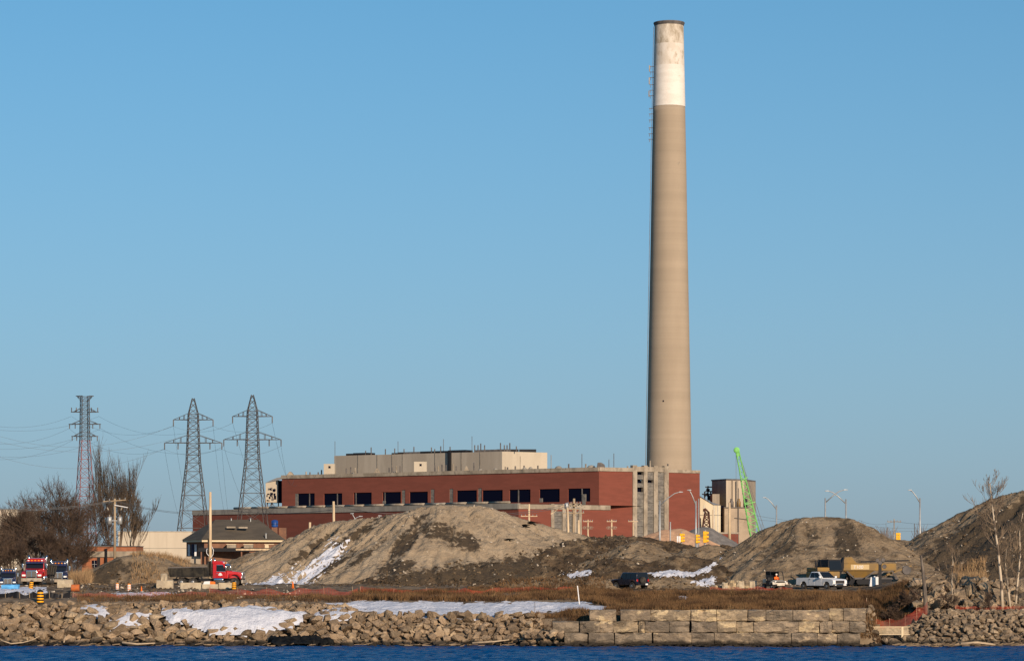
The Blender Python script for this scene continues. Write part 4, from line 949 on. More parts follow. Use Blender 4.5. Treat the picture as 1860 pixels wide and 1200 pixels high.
# ------------------------------------------------------------------ green lattice-boom crane
D = 930
cr = thing('crawler_crane', 'bright green lattice boom crane leaning beside the silo', 'crane', (X(1388, D), D, GZ), world=True)
M_green = pmat('green_crane_paint', (0.20, 0.52, 0.13), (0.17, 0.45, 0.12), .5, rough=.5)
ax = lambda y: np.interp(y, [815, 960, 1030], [1338.5, 1369, 1384])
hw = lambda y: np.interp(y, [815, 850, 905, 960, 1020, 1030], [3.0, 3.6, 7.0, 9.5, 8, 4])
mb = MB()
for s in (-1, 1):
    for e in (-1, 1):
        mb.tube([(X(ax(y) + s * hw(y) * .9, D), D + e * hw(y) * .14, Z(y, D)) for y in (815, 850, 905, 960, 1020, 1030)], .17, 5)
part('boom_chord', mb, M_green, cr); mb = MB(); y = 818; f = 1
while y < 1024:
    y2 = y + 6
    for e in (-1, 1): mb.beam((X(ax(y) - f * hw(y) * .9, D), D + e * hw(y) * .14, Z(y, D)), (X(ax(y2) + f * hw(y2) * .9, D), D + e * hw(y2) * .14, Z(y2, D)), .15)
    mb.beam((X(ax(y) - hw(y) * .9, D), D - hw(y) * .14 * f, Z(y, D)), (X(ax(y2) - hw(y2) * .9, D), D + hw(y2) * .14 * f, Z(y2, D)), .14)
    f = -f; y = y2
part('boom_lacing', mb, M_green, cr)
part('boom_head', MB().lathe([(.5, -1.0), (.95, -.8), (.95, .8), (.5, 1.0)], 12, (X(1338, D), D, Z(817, D)), 'y'), M_green, cr)
part('boom_head_plate', MB().prism([(X(1335.5, D), Z(817, D)), (X(1341, D), Z(813.5, D)), (X(1344, D), Z(826, D)), (X(1340, D), Z(830, D))], D - .5, D + .5), M_green, cr)
part('collar', MB().beam(at(1347, 873, D - 1), at(1358, 866, D - 1), .3).beam(at(1354, 915, D - 1), at(1372, 911, D - 1), .3), M_green, cr)
part('hoist_cable', MB().tube([at(1340, 816, D), at(1395, 1000, D)], .09, 4).tube([at(1343, 825, D), at(1402, 1000, D)], .09, 4).tube([at(1337, 822, D), at(1337, 1010, D)], .07, 4), M_steel, cr)
part('house', MB().box(X(1378, D), X(1415, D), D - 2, D + 2, GZ + 1.6, GZ + 4.6), M_green, cr)
for s in (-2.6, 2.0): part('track', MB().prism([(X(1376, D), GZ + .5), (X(1379, D), GZ), (X(1410, D), GZ), (X(1413, D), GZ + .5), (X(1410, D), GZ + 1.5), (X(1379, D), GZ + 1.5)], D + s, D + s + .8), M_black, cr)

# ------------------------------------------------------------------ hip-roofed brick station house
D = 560; zg = 6.2
hb = thing('hip_roof_building', 'brown brick building with a wide grey hip roof and cream eaves', 'building', (X(430, D), D, zg), world=True)
M_shing = pmat('grey_brown_shingles', (0.095, 0.078, 0.058), (0.075, 0.062, 0.047), .5, stretch=(.6, .6, 4), rough=.95, bump=.4, bscale=3)
M_bbr = pmat('brown_brick', (0.22, 0.11, 0.065), (0.165, 0.085, 0.055), 1.2, rough=.9)
M_eave = pmat('cream_trim', (0.66, 0.52, 0.33), rough=.7)
L0, L1, Rr = (332, D + 12), (367, D), (516, D + 4)      # left end, front left corner, front right corner
ze = Z(983, D); zrd = Z(943, D + 8)
pts = [(X(*L0), L0[1]), (X(*L1), L1[1]), (X(*Rr), Rr[1]), (X(*Rr) - 4, D + 18), (X(*L0) + 3, D + 24)]
inn = lambda s: [(pts[i][0] + (sum(p[0] for p in pts) / 5 - pts[i][0]) * s, pts[i][1] + (sum(p[1] for p in pts) / 5 - pts[i][1]) * s) for i in range(5)]
part('wall', MB().column(inn(.08), zg, ze), M_bbr, hb)
part('eave', MB().column(inn(-.005), ze - .05, ze + .38), M_eave, hb)
r0, r1 = (X(392, D + 10), D + 9), (X(470, D + 12), D + 10)
ro = part('roof', MB().add([(*p, ze + .38) for p in inn(-.03)] + [(*r0, zrd), (*r1, zrd)], [(0, 1, 5), (1, 2, 6, 5), (2, 3, 6), (3, 4, 5, 6), (4, 0, 5)]), M_shing, hb, fix=False)
for px_, py_, w_ in ((416, 957, 8), (438, 957.5, 8)):
    part('roof_patch', MB().box(X(px_ - w_, D), X(px_ + w_, D), D + 4.0, D + 5.0, Z(py_ + 1.6, D + 4), Z(py_ - 1.4, D + 4)), M_conc, ro)
for px_, py_ in ((420, 943), (455, 943), (483, 970)): part('roof_vent', MB().lathe([(.12, -.8), (.12, .15), (.2, .2), (.05, .3)], 8, tuple(P(px_, py_, D + (9 if py_ < 950 else 3)))), M_metalg, ro)
dw = lambda p, tt=D: X(p, tt)
for px_ in (420, 451, 489):
    wd = part('window', MB().box(X(px_ - 8, D), X(px_ + 8, D) - (1.0 if px_ == 489 else 0), D + .25, D + 1.6, Z(994.5, D), Z(988.5, D)), M_conc if px_ != 489 else M_eave, hb)
    part('lintel', MB().box(X(px_ - 9, D), X(px_ + 8, D), D + .15, D + 1.7, Z(988.4, D), Z(987.4, D)), M_eave, wd)
part('canopy', MB().box(X(362, D), X(500, D), D - 1.6, D + .9, Z(1001, D), Z(994.6, D)), M_black, hb)
part('canopy_beam', MB().box(X(430, D), X(515, D), D - 1.75, D - 1.62, Z(999, D), Z(996, D)), M_woodp, hb)
for p in (367, 385, 440, 476): part('post', MB().beam((X(p, D), D - 1.3, zg), (X(p, D), D - 1.3, Z(999, D)), .25), M_bbr, hb)
for p in (342.5, 349, 354.5):
    t = (p - 332) / 35; q = Vector((X(*L0), L0[1], 0)).lerp(Vector((X(*L1), L1[1], 0)), t)
    wd = part('window', MB().box(q.x - .22, q.x + .22, q.y - .1 + 1.0, q.y + 1.9, Z(1009, D), Z(987.5, D)), M_white if p != 349 else M_navy, hb)
part('base_course', MB().box(X(336, D), X(364, D), D + 2.2, D + 6, zg, Z(1010, D)), M_conc, hb)
chim = part('chimney', MB().box(X(500, D), X(513, D), D + 9, D + 10.5, ze, Z(957, D)), M_bbr, hb)
D2 = 575
tk = thing('water_tank', 'small blue water tank on a brick pier right of the hip roof', 'tank', (X(499, D2), D2, 6), world=True)
part('tank', MB().lathe([(.62, Z(957, D2)), (.66, Z(956, D2)), (.66, Z(945, D2)), (.2, Z(943.5, D2))], 16, (X(499, D2), D2, 0)), pmat('blue_tank', (.02, .09, .32), (.015, .05, .2), 1, rough=.4), tk, smooth=True)
part('pier', MB().box(X(494, D2), X(504, D2), D2 - .5, D2 + .5, 6, Z(957, D2)), M_bbr, tk)
part('band', MB().lathe([(.69, Z(951.5, D2)), (.69, Z(950.5, D2))], 16, (X(499, D2), D2, 0)), M_black, tk)

# brick hut and far warehouses
D = 430; zg = 5.9
hu = thing('brick_hut', 'small flat roofed brick hut with a pale band behind the utility pole', 'hut', (X(195, D), D, zg), world=True)
M_ob = pmat('orange_brick', (0.33, 0.125, 0.06), (0.26, 0.10, 0.05), 1.5, rough=.9)
part('wall', MB().box(X(149, D), X(247, D), D, D + 8, zg, Z(1011, D)), M_ob, hu)
part('band', MB().box(X(147.5, D), X(248, D), D - .25, D + 8.2, Z(1011, D), Z(1000.5, D)), M_conc, hu)
part('fascia', MB().box(X(158, D), X(247.5, D), D - .1, D + 8.1, Z(1000.4, D), Z(992, D)), M_ob, hu)
part('coping', MB().box(X(157, D), X(248.5, D), D - .3, D + 8.3, Z(992, D), Z(990.8, D)), M_steel, hu)
wd = part('window', MB().box(X(167, D), X(176, D), D - .06, D + .1, Z(1031, D), Z(1017, D)), M_void, hu)
part('mullion', MB().box(X(171.3, D), X(171.9, D), D - .1, D - .061, Z(1031, D), Z(1017, D)), M_metalg, wd); part('transom', MB().box(X(167, D), X(176, D), D - .11, D - .062, Z(1024.4, D), Z(1023.8, D)), M_metalg, wd)
part('door', MB().box(X(176.5, D), X(182, D), D - .06, D + .1, zg, Z(1009, D)), M_black, hu)
part('downpipe', MB().tube([(X(193, D), D - .3, zg), (X(193, D), D - .3, Z(996, D))], .22, 6), M_black, hu)
part('roof_duct', MB().box(X(184, D), X(206, D), D + .5, D + 2, Z(992, D), Z(988.5, D)), M_black, hu)
D = 760
M_wh = pmat('cream_warehouse', (0.52, 0.44, 0.33), (0.47, 0.395, 0.295), .15, stretch=(1, 1, .15), rough=.8)
wh = thing('warehouse', 'long blank cream warehouse wall left of the hip roofed building', 'warehouse', (X(280, D), D, 5), world=True)
for i, (a, b2) in enumerate([(215, 272), (272.2, 303), (303.2, 348)]): part('wall_panel', MB().box(X(a, D), X(b2, D), D, D + 40, 5, Z(965, D)), M_wh, wh)
part('eave_trim', MB().box(X(214, D), X(349, D), D - .2, D + 40, Z(965, D), Z(963.8, D)), M_metalg, wh)
part('band', MB().box(X(215, D), X(348, D), D - .06, D, Z(995.5, D), Z(994.6, D)), M_concg, wh)
D = 800
wh = thing('warehouse', 'pale warehouse showing behind the bare trees at the left edge', 'warehouse', (X(0, D), D, 5), world=True)
part('wall', MB().box(X(-60, D), X(30, D), D, D + 40, 5, Z(925, D)), M_wh, wh)
part('eave_trim', MB().box(X(-60, D), X(31, D), D - .2, D + 40, Z(925, D), Z(923.6, D)), M_metalg, wh)
# ------------------------------------------------------------------ lattice pylons
def lattice(mb, corners, levels, wleg, wbr, horiz=True):
    # corners(z) -> four points; levels = list of z; legs, horizontals and crossed bracing
    for z0, z1 in zip(levels, levels[1:]):
        a, b = corners(z0), corners(z1)
        for i in range(4):
            j = (i + 1) % 4
            mb.beam(a[i], b[i], wleg)
            mb.beam(a[i], b[j], wbr); mb.beam(a[j], b[i], wbr)
            if horiz: mb.beam(b[i], b[j], wbr)
def pylon(label, px, D, y_top, k, mat):
    zg = 5.0; x0 = X(px, D); ztop = Z(y_top, D); u = D / F
    root = thing('transmission_pylon', label, 'pylon', (x0, D, zg), world=True, group='steel pylons')
    yb = y_top
    hw_ = [(ztop, .25), (Z(yb + 30, D), 8.5 * u), (Z(yb + 83, D), 10.5 * u), (Z(yb + 118, D), 12 * u), (zg, 34 * u)]
    zs_, ws_ = [q[0] for q in hw_][::-1], [q[1] for q in hw_][::-1]
    def cor(z):
        w_ = float(np.interp(z, zs_, ws_)); c, s = math.cos(R(k)), math.sin(R(k))
        return [Vector((x0 + (a * c - b * s) * w_, D + (a * s + b * c) * w_, z)) for a, b in ((-1, -1), (1, -1), (1, 1), (-1, 1))]
    low = [zg + (Z(yb + 118, D) - zg) * t for t in (0, .22, .40, .56, .70, .82, .92, 1)]
    mb = MB(); lattice(mb, cor, low, .22, .10); part('tower_base', mb, mat, root)
    mid = [Z(yb + y, D) for y in (118, 104, 92, 83, 70, 57, 45, 37, 30)]
    mb = MB(); lattice(mb, cor, mid, .20, .10); part('tower_body', mb, mat, root)
    mb = MB(); lattice(mb, cor, [Z(yb + y, D) for y in (30, 20, 10, 1)], .17, .09, False); part('tower_peak', mb, mat, root)
    tips = []
    for yarm, yup, half in ((40, 28, 36), (82, 68, 52)):
        za, zu = Z(yb + yarm, D), Z(yb + yup, D)
        for s in (-1, 1):
            tip = Vector((x0 + s * half * u, D, za)); mb = MB()
            for e in (0, 1):
                ca = cor(za); cu = cor(zu); ia = {(-1, 0): 0, (-1, 1): 3, (1, 0): 1, (1, 1): 2}[(s, e)]
                mb.beam(ca[ia], tip, .18); mb.beam(cu[ia], tip, .12)
                for t in (.3, .6):
                    mb.beam(ca[ia].lerp(tip, t), cu[ia].lerp(tip, t), .14)
            part('crossarm', mb, mat, root)
            tips.append(tip)
            for t in ((.45, 1.0) if half > 40 else (1.0,)):
                q = cor(za)[0 if s < 0 else 1].lerp(tip, t); q.y = D
                part('insulator', MB().tube([q, q - Vector((0, 0, 1.8))], .16, 6), M_steel, root)
    return tips
t1 = pylon('dark steel pylon left of the other one behind the hip roofed building', 351, 800, 722, 14, M_pylon)
t2 = pylon('dark steel pylon closest to the brick station', 458.5, 790, 716, 14, M_pylon)
# red and white guyed-style tower further left
D = 900; x0 = X(154, D); u = D / F; zg = 5
M_redst = pmat('faded_red_steel', (0.24, 0.06, 0.04), (0.18, 0.05, 0.035), .5, rough=.7)
rt = thing('transmission_pylon', 'narrow red lattice tower with four tiers of arms above the bare trees', 'pylon', (x0, D, zg), world=True, group='steel pylons')
def cor(z):
    w_ = float(np.interp(z, [zg, Z(800, D), Z(720, D)], [20 * u, 7.5 * u, 6.5 * u])); c, s = math.cos(R(25)), math.sin(R(25))
    return [Vector((x0 + (a * c - b * s) * w_, D + (a * s + b * c) * w_, z)) for a, b in ((-1, -1), (1, -1), (1, 1), (-1, 1))]
mb = MB(); lattice(mb, cor, [zg + (Z(800, D) - zg) * i / 14 for i in range(15)], .2, .09); part('tower_base', mb, M_redst, rt)
mb = MB(); lattice(mb, cor, [Z(800 - i * 8, D) for i in range(11)], .18, .09); part('tower_body', mb, M_pylon, rt)
rtips = []
for y, half in ((719, 16), (748, 25), (770, 29), (792, 24)):
    for s in (-1, 1):
        tip = Vector((x0 + s * half * u, D, Z(y, D))); mb = MB()
        for e in (0, 1):
            ca = cor(Z(y, D)); cu = cor(Z(y - 7 if y > 720 else y + 8, D)); ia = {(-1, 0): 0, (-1, 1): 3, (1, 0): 1, (1, 1): 2}[(s, e)]
            mb.beam(ca[ia], tip, .22); mb.beam(cu[ia], tip.lerp(ca[ia], .2), .12); mb.beam(ca[ia].lerp(tip, .5), cu[ia].lerp(tip, .5), .16)
        part('crossarm', mb, M_pylon, rt); rtips.append(tip)
        if y > 720:
            for t in (.55, .95): q = cor(Z(y, D))[0].lerp(tip, t); part('insulator', MB().tube([(q.x, D, q.z), (q.x, D, q.z + (1.4 if y == 748 else -1.4))], .16, 5), M_steel, rt)
# the conductors
def sag(a, b, s, n=14): return [a.lerp(b, i / n) - Vector((0, 0, s * 4 * (i / n) * (1 - i / n))) for i in range(n + 1)]
M_wire = pmat('wire', (0.10, 0.10, 0.10), rough=.6)
WN = {}
ORD = ['first', 'second', 'third', 'fourth', 'fifth', 'sixth']
def wire(label, a, b, s, rad=.05, group='overhead conductors'):
    k = WN.get(label, 0); WN[label] = k + 1; label = ORD[k] + ' ' + label
    a = Vector(a); b = Vector(b); single('power_line', MB().tube(sag(a, b, s), rad, 4), M_wire, a, label, 'power line', group)
for i, t in enumerate(rtips[2:]):
    wire('overhead conductor running from the red tower off the left edge', t - Vector((0, 0, 1.4)), P(-90, [752, 765, 790, 806, 823, 815][i], 760), 3.5, .03, 'conductors left of the red tower')
for i, y in enumerate((757, 775, 792)):
    wire('overhead conductor crossing the sky at the left edge toward the twin pylons', P(-90, y, 760), t1[i % 4] - Vector((0, 0, 1.6)), 7, .03, 'conductors crossing behind the red tower')
for i, t in enumerate(t1): wire('conductor strung between the twin pylons and the red tower', t - Vector((0, 0, 1.8)), rtips[2 + i] - Vector((0, 0, 1.3)), 4, .028, 'conductors between red tower and pylons')
for i, (a, b) in enumerate(zip(t1, t2)): wire('short conductor strung between the twin dark pylons', a - Vector((0, 0, 1.8)), b - Vector((0, 0, 1.8)), 2, .028, 'conductors between the twin pylons')
for i, t in enumerate(t1): wire('slack conductor dropping from the left twin pylon toward the station yard', t - Vector((0, 0, 1.8)), P([360, 420, 345, 425][i], 975, 1010), 6, .03, 'conductors dropping from the left twin pylon')
for i, t in enumerate(t2): wire('slack conductor dropping from the right twin pylon toward the station roof', t - Vector((0, 0, 1.8)), P([500, 540, 470, 535][i], [935, 880, 930, 868][i], 1080), 6, .03, 'conductors dropping from the right twin pylon')

# ------------------------------------------------------------------ utility poles
def upole(label, px, y_top, D, mat, rad=.16, arms=(), ins=True, lean=0.0):
    x, _, zg = gp(px, D); zt_ = Z(y_top, D)
    root = thing('utility_pole', label, 'utility pole', (x, D, zg), world=True, group='wooden utility poles')
    part('pole', MB().tube([(x, D, zg - .5), (x + lean * (zt_ - zg), D, zt_)], [rad * 1.25, rad * .85], 10), mat, root, smooth=True)
    for (ya, half, tilt) in arms:
        za = Z(ya, D); xa = x + lean * (za - zg)
        part('crossarm', MB().beam((xa - half, D - .2, za - tilt), (xa + half, D - .2, za + tilt), .14), mat, root)
        if ins:
            for s in (-.92, -.45, .45, .92): part('insulator', MB().lathe([(.05, 0), (.09, .08), (.05, .16), (.08, .22), (.02, .28)], 6, (xa + s * half, D - .2, za + .07 + s * tilt)), M_metalg, root)
    return root, x, zg
up, x, zg = upole('pole with two grey transformer cans in front of the brick hut', 208.5, 905, 400, M_wood, .17, [(909, 1.6, .12)])
for s in (-1, 1):
    xa = x + s * .72; part('transformer', MB().lathe([(.22, -.05), (.34, 0), (.34, .95), (.22, 1.02)], 14, (xa, 399.9, Z(951, 400))), M_metalg, up, smooth=True)
    part('bushing', MB().lathe([(.06, 0), (.09, .1), (.04, .3)], 6, (xa, 399.9, Z(951, 400) + 1.0)), M_conc, up)
    part('bracket', MB().beam((x, 399.9, Z(945, 400)), (xa, 399.9, Z(945, 400)), .12), M_metalg, up)
    part('cutout', MB().tube([(xa + s * .3, 399.8, Z(921, 400)), (xa + s * .15, 399.8, Z(926, 400))], .09, 6), M_conc, up)
part('lamp_arm', MB().tube([(x, 399.8, Z(917, 400)), (x + 1.1, 399.6, Z(919.5, 400)), (x + 1.9, 399.5, Z(921.5, 400))], .07, 6), M_white, up)
for k, (y0, y1) in enumerate(((908, 922), (910, 925))):
    wire('service wire strung from the transformer pole off the left edge', (x, 400, Z(y0, 400)), P(-40, y1, 390), .6, .035, 'service wires left of transformer pole')
    wire('service wire strung from the transformer pole behind the pale pole', (x, 400, Z(y0, 400)), P(420, 926 + k * 2, 470), 1.0, .03, 'service wires right of transformer pole')
up, x, zg = upole('tall bare pale pole standing by the red dump truck', 382, 893, 345, M_woodp, .17)
part('cable_guard', MB().box(x - .28, x - .17, 344.6, 345.1, Z(995, 345), Z(977, 345)), M_black, up)
part('cable_loop', MB().tube([(x - .2, 344.8, Z(992, 345)), (x - .42, 344.8, Z(998, 345)), (x - .42, 344.8, Z(1004, 345)), (x - .15, 344.8, Z(1009, 345))], .04, 6), M_white, up)
part('cable_loop', MB().tube([(x + .18, 344.8, Z(992, 345)), (x + .4, 344.8, Z(998, 345)), (x + .36, 344.8, Z(1006, 345)), (x + .1, 344.8, Z(1012, 345))], .04, 6), M_white, up)
upole('bare pole poking up behind the left shoulder of the largest tan pile', 607.5, 910, 420, M_woodp, .2, [], True, -.012)
upole('short pole stub behind the lower left slope of the largest tan pile', 563, 948, 420, M_woodp, .2)
upole('pale pole with one crossarm behind the largest tan pile, left of the tangle', 961, 915, 520, M_woodp, .2, [(937, 1.5, 0)])
up, x, zg = upole('leaning cluttered pole with two crossarms where wires meet', 1040, 905, 480, M_wood, .24, [(914.5, 1.1, .02), (931.5, 1.75, .05), (924.5, .9, -.02)], True, .02)
part('stay_brace', MB().beam(P(1000.5, 933, 479), P(1024, 917, 479), .16), M_woodp, up)
part('transformer', MB().lathe([(.2, -.1), (.34, 0), (.34, .8), (.15, .95)], 10, tuple(P(1029, 923, 479))), M_metalg, up, smooth=True)
for k in range(6): part('switch', MB().tube([P(1030 + k * 5, 918 - k % 3, 479.2), P(1033 + k * 5, 915 + k % 2 * 3, 479)], .11, 5), M_conc if k % 2 else M_black, up)
upole('second pole of the cluttered pair, leaning the other way', 1034.5, 921, 478, M_woodp, .2, [], True, -.03)
upole('stout short post right of the cluttered poles', 1051, 944, 400, M_woodp, .2)
for nm, px_ in (('left', 1068), ('right', 1111)):
    up, x, zg = upole('small pole with looped insulators before the brick wall, %s of the two' % nm, px_, 943, 560, M_woodp, .17, [(946.5, .95, 0)])
    for s in (-1, -.5, .5, 1): part('insulator_loop', MB().tube([(x + s * .7 + .3 * math.cos(a), 559.8, Z(958, 560) + .22 * math.sin(a)) for a in np.linspace(0, 5.6, 9)], .06, 5), M_conc, up)
upole('thin pole with a pale crossarm against the concrete piers', 1150, 944, 560, M_woodp, .1, [(946.5, .95, 0)])
upole('slim wooden pole in front of the tan silo', 1325, 912, 470, M_woodp, .21)
upole('thin pole in front of the cream shed', 1295, 925, 500, M_woodp, .15)
upole('distant crossarm pole above the gap between the right piles', 1624, 942, 620, M_wood, .12, [(947, 1.5, 0)])
upole('distant thin pole right of the gap crossarm pole', 1661, 950, 640, M_steel, .1)
for (a, b, s) in [((1370, 935, 500), (1560, 950, 560), .6), ((1370, 943, 500), (1560, 950, 560), .3), ((1560, 944, 560), (1624, 946, 620), .8), ((1624, 946, 620), (1730, 948, 600), .5), ((1560, 954, 560), (1730, 957, 600), .4), ((1580, 964, 560), (1730, 961, 600), .2)]:
    wire('faint overhead wire above the gap between the right piles', P(*a), P(*b), s, .025, 'faint wires at right')
for (a, b, s) in [((420, 927, 470), (607, 925, 420), .5), ((607, 916, 420), (730, 933, 430), .3), ((607, 918, 420), (830, 945, 440), .4), ((880, 935, 450), (1030, 916, 479), .3), ((880, 938, 450), (1030, 919, 479), .3)]:
    wire('pale overhead wire in front of the brick station', P(*a), P(*b), s, .04, 'wires in front of the station')

# ------------------------------------------------------------------ street lamps
def lamp(label, px, y_pole, D, tipx, y_tip, zg=6.0):
    x = X(px, D); zp = Z(y_pole, D); xt, ztp = X(tipx, D), Z(y_tip, D); s = 1 if xt > x else -1
    root = thing('street_lamp', label, 'street lamp', (x, D, zg), world=True, group='street lamps along the road')
    part('pole', MB().tube([(x, D, zg - .3), (x, D, zp)], [.17, .11], 10), M_metalg, root, smooth=True)
    part('arm', MB().tube([(x, D, zp - .7), (x + (xt - x) * .35, D, zp - .7 + (ztp - zp + .7) * .55), (x + (xt - x) * .62, D, zp - .7 + (ztp - zp + .7) * .88), (x + (xt - x) * .85, D, ztp), (xt - s * .3, D, ztp)], [.09, .08, .07, .06, .06], 8), M_metalg, root, smooth=True)
    part('lamp_head', MB().hexa([(xt - s * .6, D - .16, ztp - .08), (xt, D - .16, ztp - .06), (xt, D + .16, ztp - .06), (xt - s * .6, D + .16, ztp - .08)], [(xt - s * .56, D - .1, ztp + .08), (xt - s * .06, D - .1, ztp + .05), (xt - s * .06, D + .1, ztp + .05), (xt - s * .56, D + .1, ztp + .08)]), M_metalg, root)
lamp('street lamp reaching right before the concrete piers', 1198.5, 909, 415, 1241, 893)
lamp('street lamp reaching left beside the cream shed', 1264, 909, 415, 1248, 889.5)
part('banner_pole', MB().tube([(X(1269, 415), 415, 6), (X(1269, 415), 415, Z(905, 415))], .09, 6), M_metalg, scn.objects['street_lamp.001'])
lamp('street lamp reaching left behind the left shoulder of the round pile', 1410.5, 917, 470, 1385, 903)
lamp('left of two street lamps whose arms cross above the round pile', 1499, 904, 430, 1540, 889)
lamp('right of two street lamps whose arms cross above the round pile', 1536.5, 906, 440, 1498, 891)
lamp('lone street lamp in the gap beside the far right pile', 1671, 904, 430, 1649, 889.5)
lamp('street lamp peeking over the left crest of the largest tan pile', 632, 945, 440, 659, 937)
lamp('fainter street lamp behind the one on the left crest', 648, 942, 460, 636, 932)
lamp('third street lamp head showing over the tan pile crest', 682, 944, 450, 694, 936)
x = X(1217.5, 415)
sp_ = thing('steel_post', 'plain grey steel post among the traffic signals', 'post', (x, 415, 6), world=True)
part('pole', MB().tube([(x, 415, 5.7), (x, 415, Z(949, 415))], .1, 8), M_metalg, sp_); part('cap', MB().lathe([(.12, 0), (.12, .1), (.03, .16)], 8, (x, 415, Z(949, 415))), M_metalg, sp_)

# ------------------------------------------------------------------ traffic signals
M_sig = pmat('signal_yellow', (0.80, 0.40, 0.01), rough=.45)
def signal(label, px, y0, y1, D, wide=9, mast=None, front=True):
    x = X(px, D); z0, z1 = Z(y1, D), Z(y0, D); hw_ = wide * D / F / 2
    root = thing('traffic_signal', label, 'traffic signal', (x, D, 6.0), world=True, group='yellow traffic signals')
    xp = X(mast[0], D) if mast else x
    part('pole', MB().tube([(xp, D + .35, 5.7), (xp, D + .35, z1 + (.2 if not mast else -.2))], .1, 8), M_metalg, root, smooth=True)
    if mast: part('mast_arm', MB().tube([(xp, D + .35, z0 - .1), ((x + xp) / 2, D + .35, z0 + .3), (x, D + .35, z0 + .4)], .07, 8), M_metalg, root, smooth=True)
    n_ = 3; hz3 = (z1 - z0) / n_
    for i in range(n_):
        sc_ = part('housing', MB().box(x - hw_, x + hw_ * .55, D - .2, D + .2, z0 + hz3 * i + .015, z0 + hz3 * (i + 1) - .015), M_sig, root, bevel=.03)
        if front: part('visor', MB().lathe([(hz3 * .42, 0), (hz3 * .36, .3)], 12, (x + hw_ * .55, D, z0 + hz3 * (i + .5)), 'x'), M_sig, sc_)
signal('yellow traffic signal beside two white boards', 1238, 968, 984, 400, 7)
signal('yellow traffic signal partly behind the lamp pole', 1266, 970, 986, 402, 5)
signal('tallest yellow traffic signal before the gravel pile', 1281, 964, 985, 398, 8)
signal('yellow traffic signal half hidden by the round pile', 1580.5, 961, 976, 400, 12, None, False)
signal('yellow traffic signal in the gap right of the round pile', 1632.5, 967, 981, 400, 11, None, False)
for nm, px_ in (('left', 1231), ('right', 1234.8)):
    x = X(px_, 399); single('sign_board', MB().box(x - .11, x + .11, 399, 399.06, Z(983, 399), Z(973, 399)).box(x - .04, x + .04, 399.06, 399.14, 5.8, Z(983, 399)), M_white, (x, 399, 5.8), 'narrow white board by the traffic signals, %s of two' % nm, 'sign', 'white boards by the signals')

# ------------------------------------------------------------------ bare trees
def rot_to(d, ang, az):
    a = d.orthogonal().normalized(); b = d.cross(a); return (d * math.cos(ang) + (a * math.cos(az) + b * math.sin(az)) * math.sin(ang)).normalized()
def tree(name, label, base, h, seed, mat, levels=5, spread=.5, up=.25, trunks=1, kids=(3, 4), rad=.02, cat='tree', group='bare trees', twig=None, minr=.012, lean=(0, 0), first=.3, ratio=(.6, .85), limb_mat=None):
    r = random.Random(seed); tr, cw_ = MB(), MB()
    root = thing(name, label, cat, base, world=True, group=group)
    base = Vector(base)
    def grow(p, d, L, rr, lv):
        n_ = 3 if lv > 1 else 2; pts = [p]; q = p; dd = d
        for i in range(n_):
            dd = (dd + Vector((r.gauss(0, .13), r.gauss(0, .13), up * .35))).normalized(); q = q + dd * L / n_; pts.append(q)
        r1 = rr * (.62 if lv > 0 else .35)
        (tr if lv >= levels - 1 else cw_).tube(pts, [max(rr + (r1 - rr) * i / n_, minr * (.55 if lv == 0 else 1)) for i in range(n_ + 1)], 6 if lv >= levels - 1 else 3, False)
        if lv == 0: return
        k = r.randint(*kids)
        for i in range(k):
            t = r.uniform(first if lv == levels else .3, 1.0); j = min(int(t * n_), n_ - 1); s = pts[j].lerp(pts[j + 1], t * n_ - j)
            nd = rot_to(dd, spread * r.uniform(.55, 1.3), r.uniform(0, 6.28)); nd = (nd + Vector((0, 0, up))).normalized()
            grow(s, nd, L * r.uniform(*ratio) * (1.1 - .35 * t), max(rr * (1 - .5 * t) * .62, minr), lv - 1)
        grow(q, (dd + Vector((r.gauss(0, .15), r.gauss(0, .15), up))).normalized(), L * .72, r1, lv - 1)
    for t in range(trunks):
        d = Vector((r.gauss(lean[0], .12 if trunks > 1 else .04), r.gauss(lean[1], .1 if trunks > 1 else .04), 1)).normalized()
        o_ = Vector((r.uniform(-.4, .4), r.uniform(-.4, .4), -.3)) if trunks > 1 else Vector((0, 0, -.3))
        hh = h * r.uniform(.75, 1.0) if trunks > 1 else h
        grow(base + o_, d, hh * .36, h * rad, levels)
    part('trunk', tr, limb_mat or mat, root, fix=False, smooth=True); part('crown', cw_, mat, root, fix=False)
    return root
def tbase(px, D): return gp(px, D, 0)
LT = [(-5, 430, 11.5, 'leftmost dense brown bare tree at the frame edge'), (38, 425, 12.5, 'dense brown bare tree behind the parked red truck'), (72, 455, 15, 'bare tree with a wide fan crown left of the red tower'),
      (100, 440, 16, 'tall bare tree directly left of the red tower base'), (132, 450, 15, 'bare tree in front of the red tower legs'), (165, 460, 14.5, 'bare tree right of the red tower behind the hut'), (85, 412, 9, 'low dark bare thicket behind the truck cabs')]
for i, (px_, D, h_, lab) in enumerate(LT):
    tree('bare_tree', lab, tbase(px_, D), h_, 20 + i, M_bark, 6, .66, .09, 2, (2, 3), .013, minr=.019, ratio=(.66, .92))
tree('bare_tree', 'tall upright poplar with pale grey twigs behind the transformer pole', tbase(211, 475), 23, 41, M_bark2, 5, .27, .36, 4, (2, 4), .008, minr=.017, ratio=(.6, .85))
tree('bare_tree', 'slender poplar beside the cream warehouse', tbase(238, 478), 17, 43, M_bark2, 5, .36, .3, 2, (3, 3), .010, minr=.024)
tree('bare_tree', 'low bare tree behind the left truck cab', tbase(12, 405), 8, 47, M_bark, 6, .75, .06, 3, (2, 3), .014, minr=.018)
tree('bare_bush', 'dark bare bush left of the brick hut', tbase(122, 405), 7, 51, M_bark, 6, .75, .06, 3, (2, 3), .014, minr=.018, cat='bush')
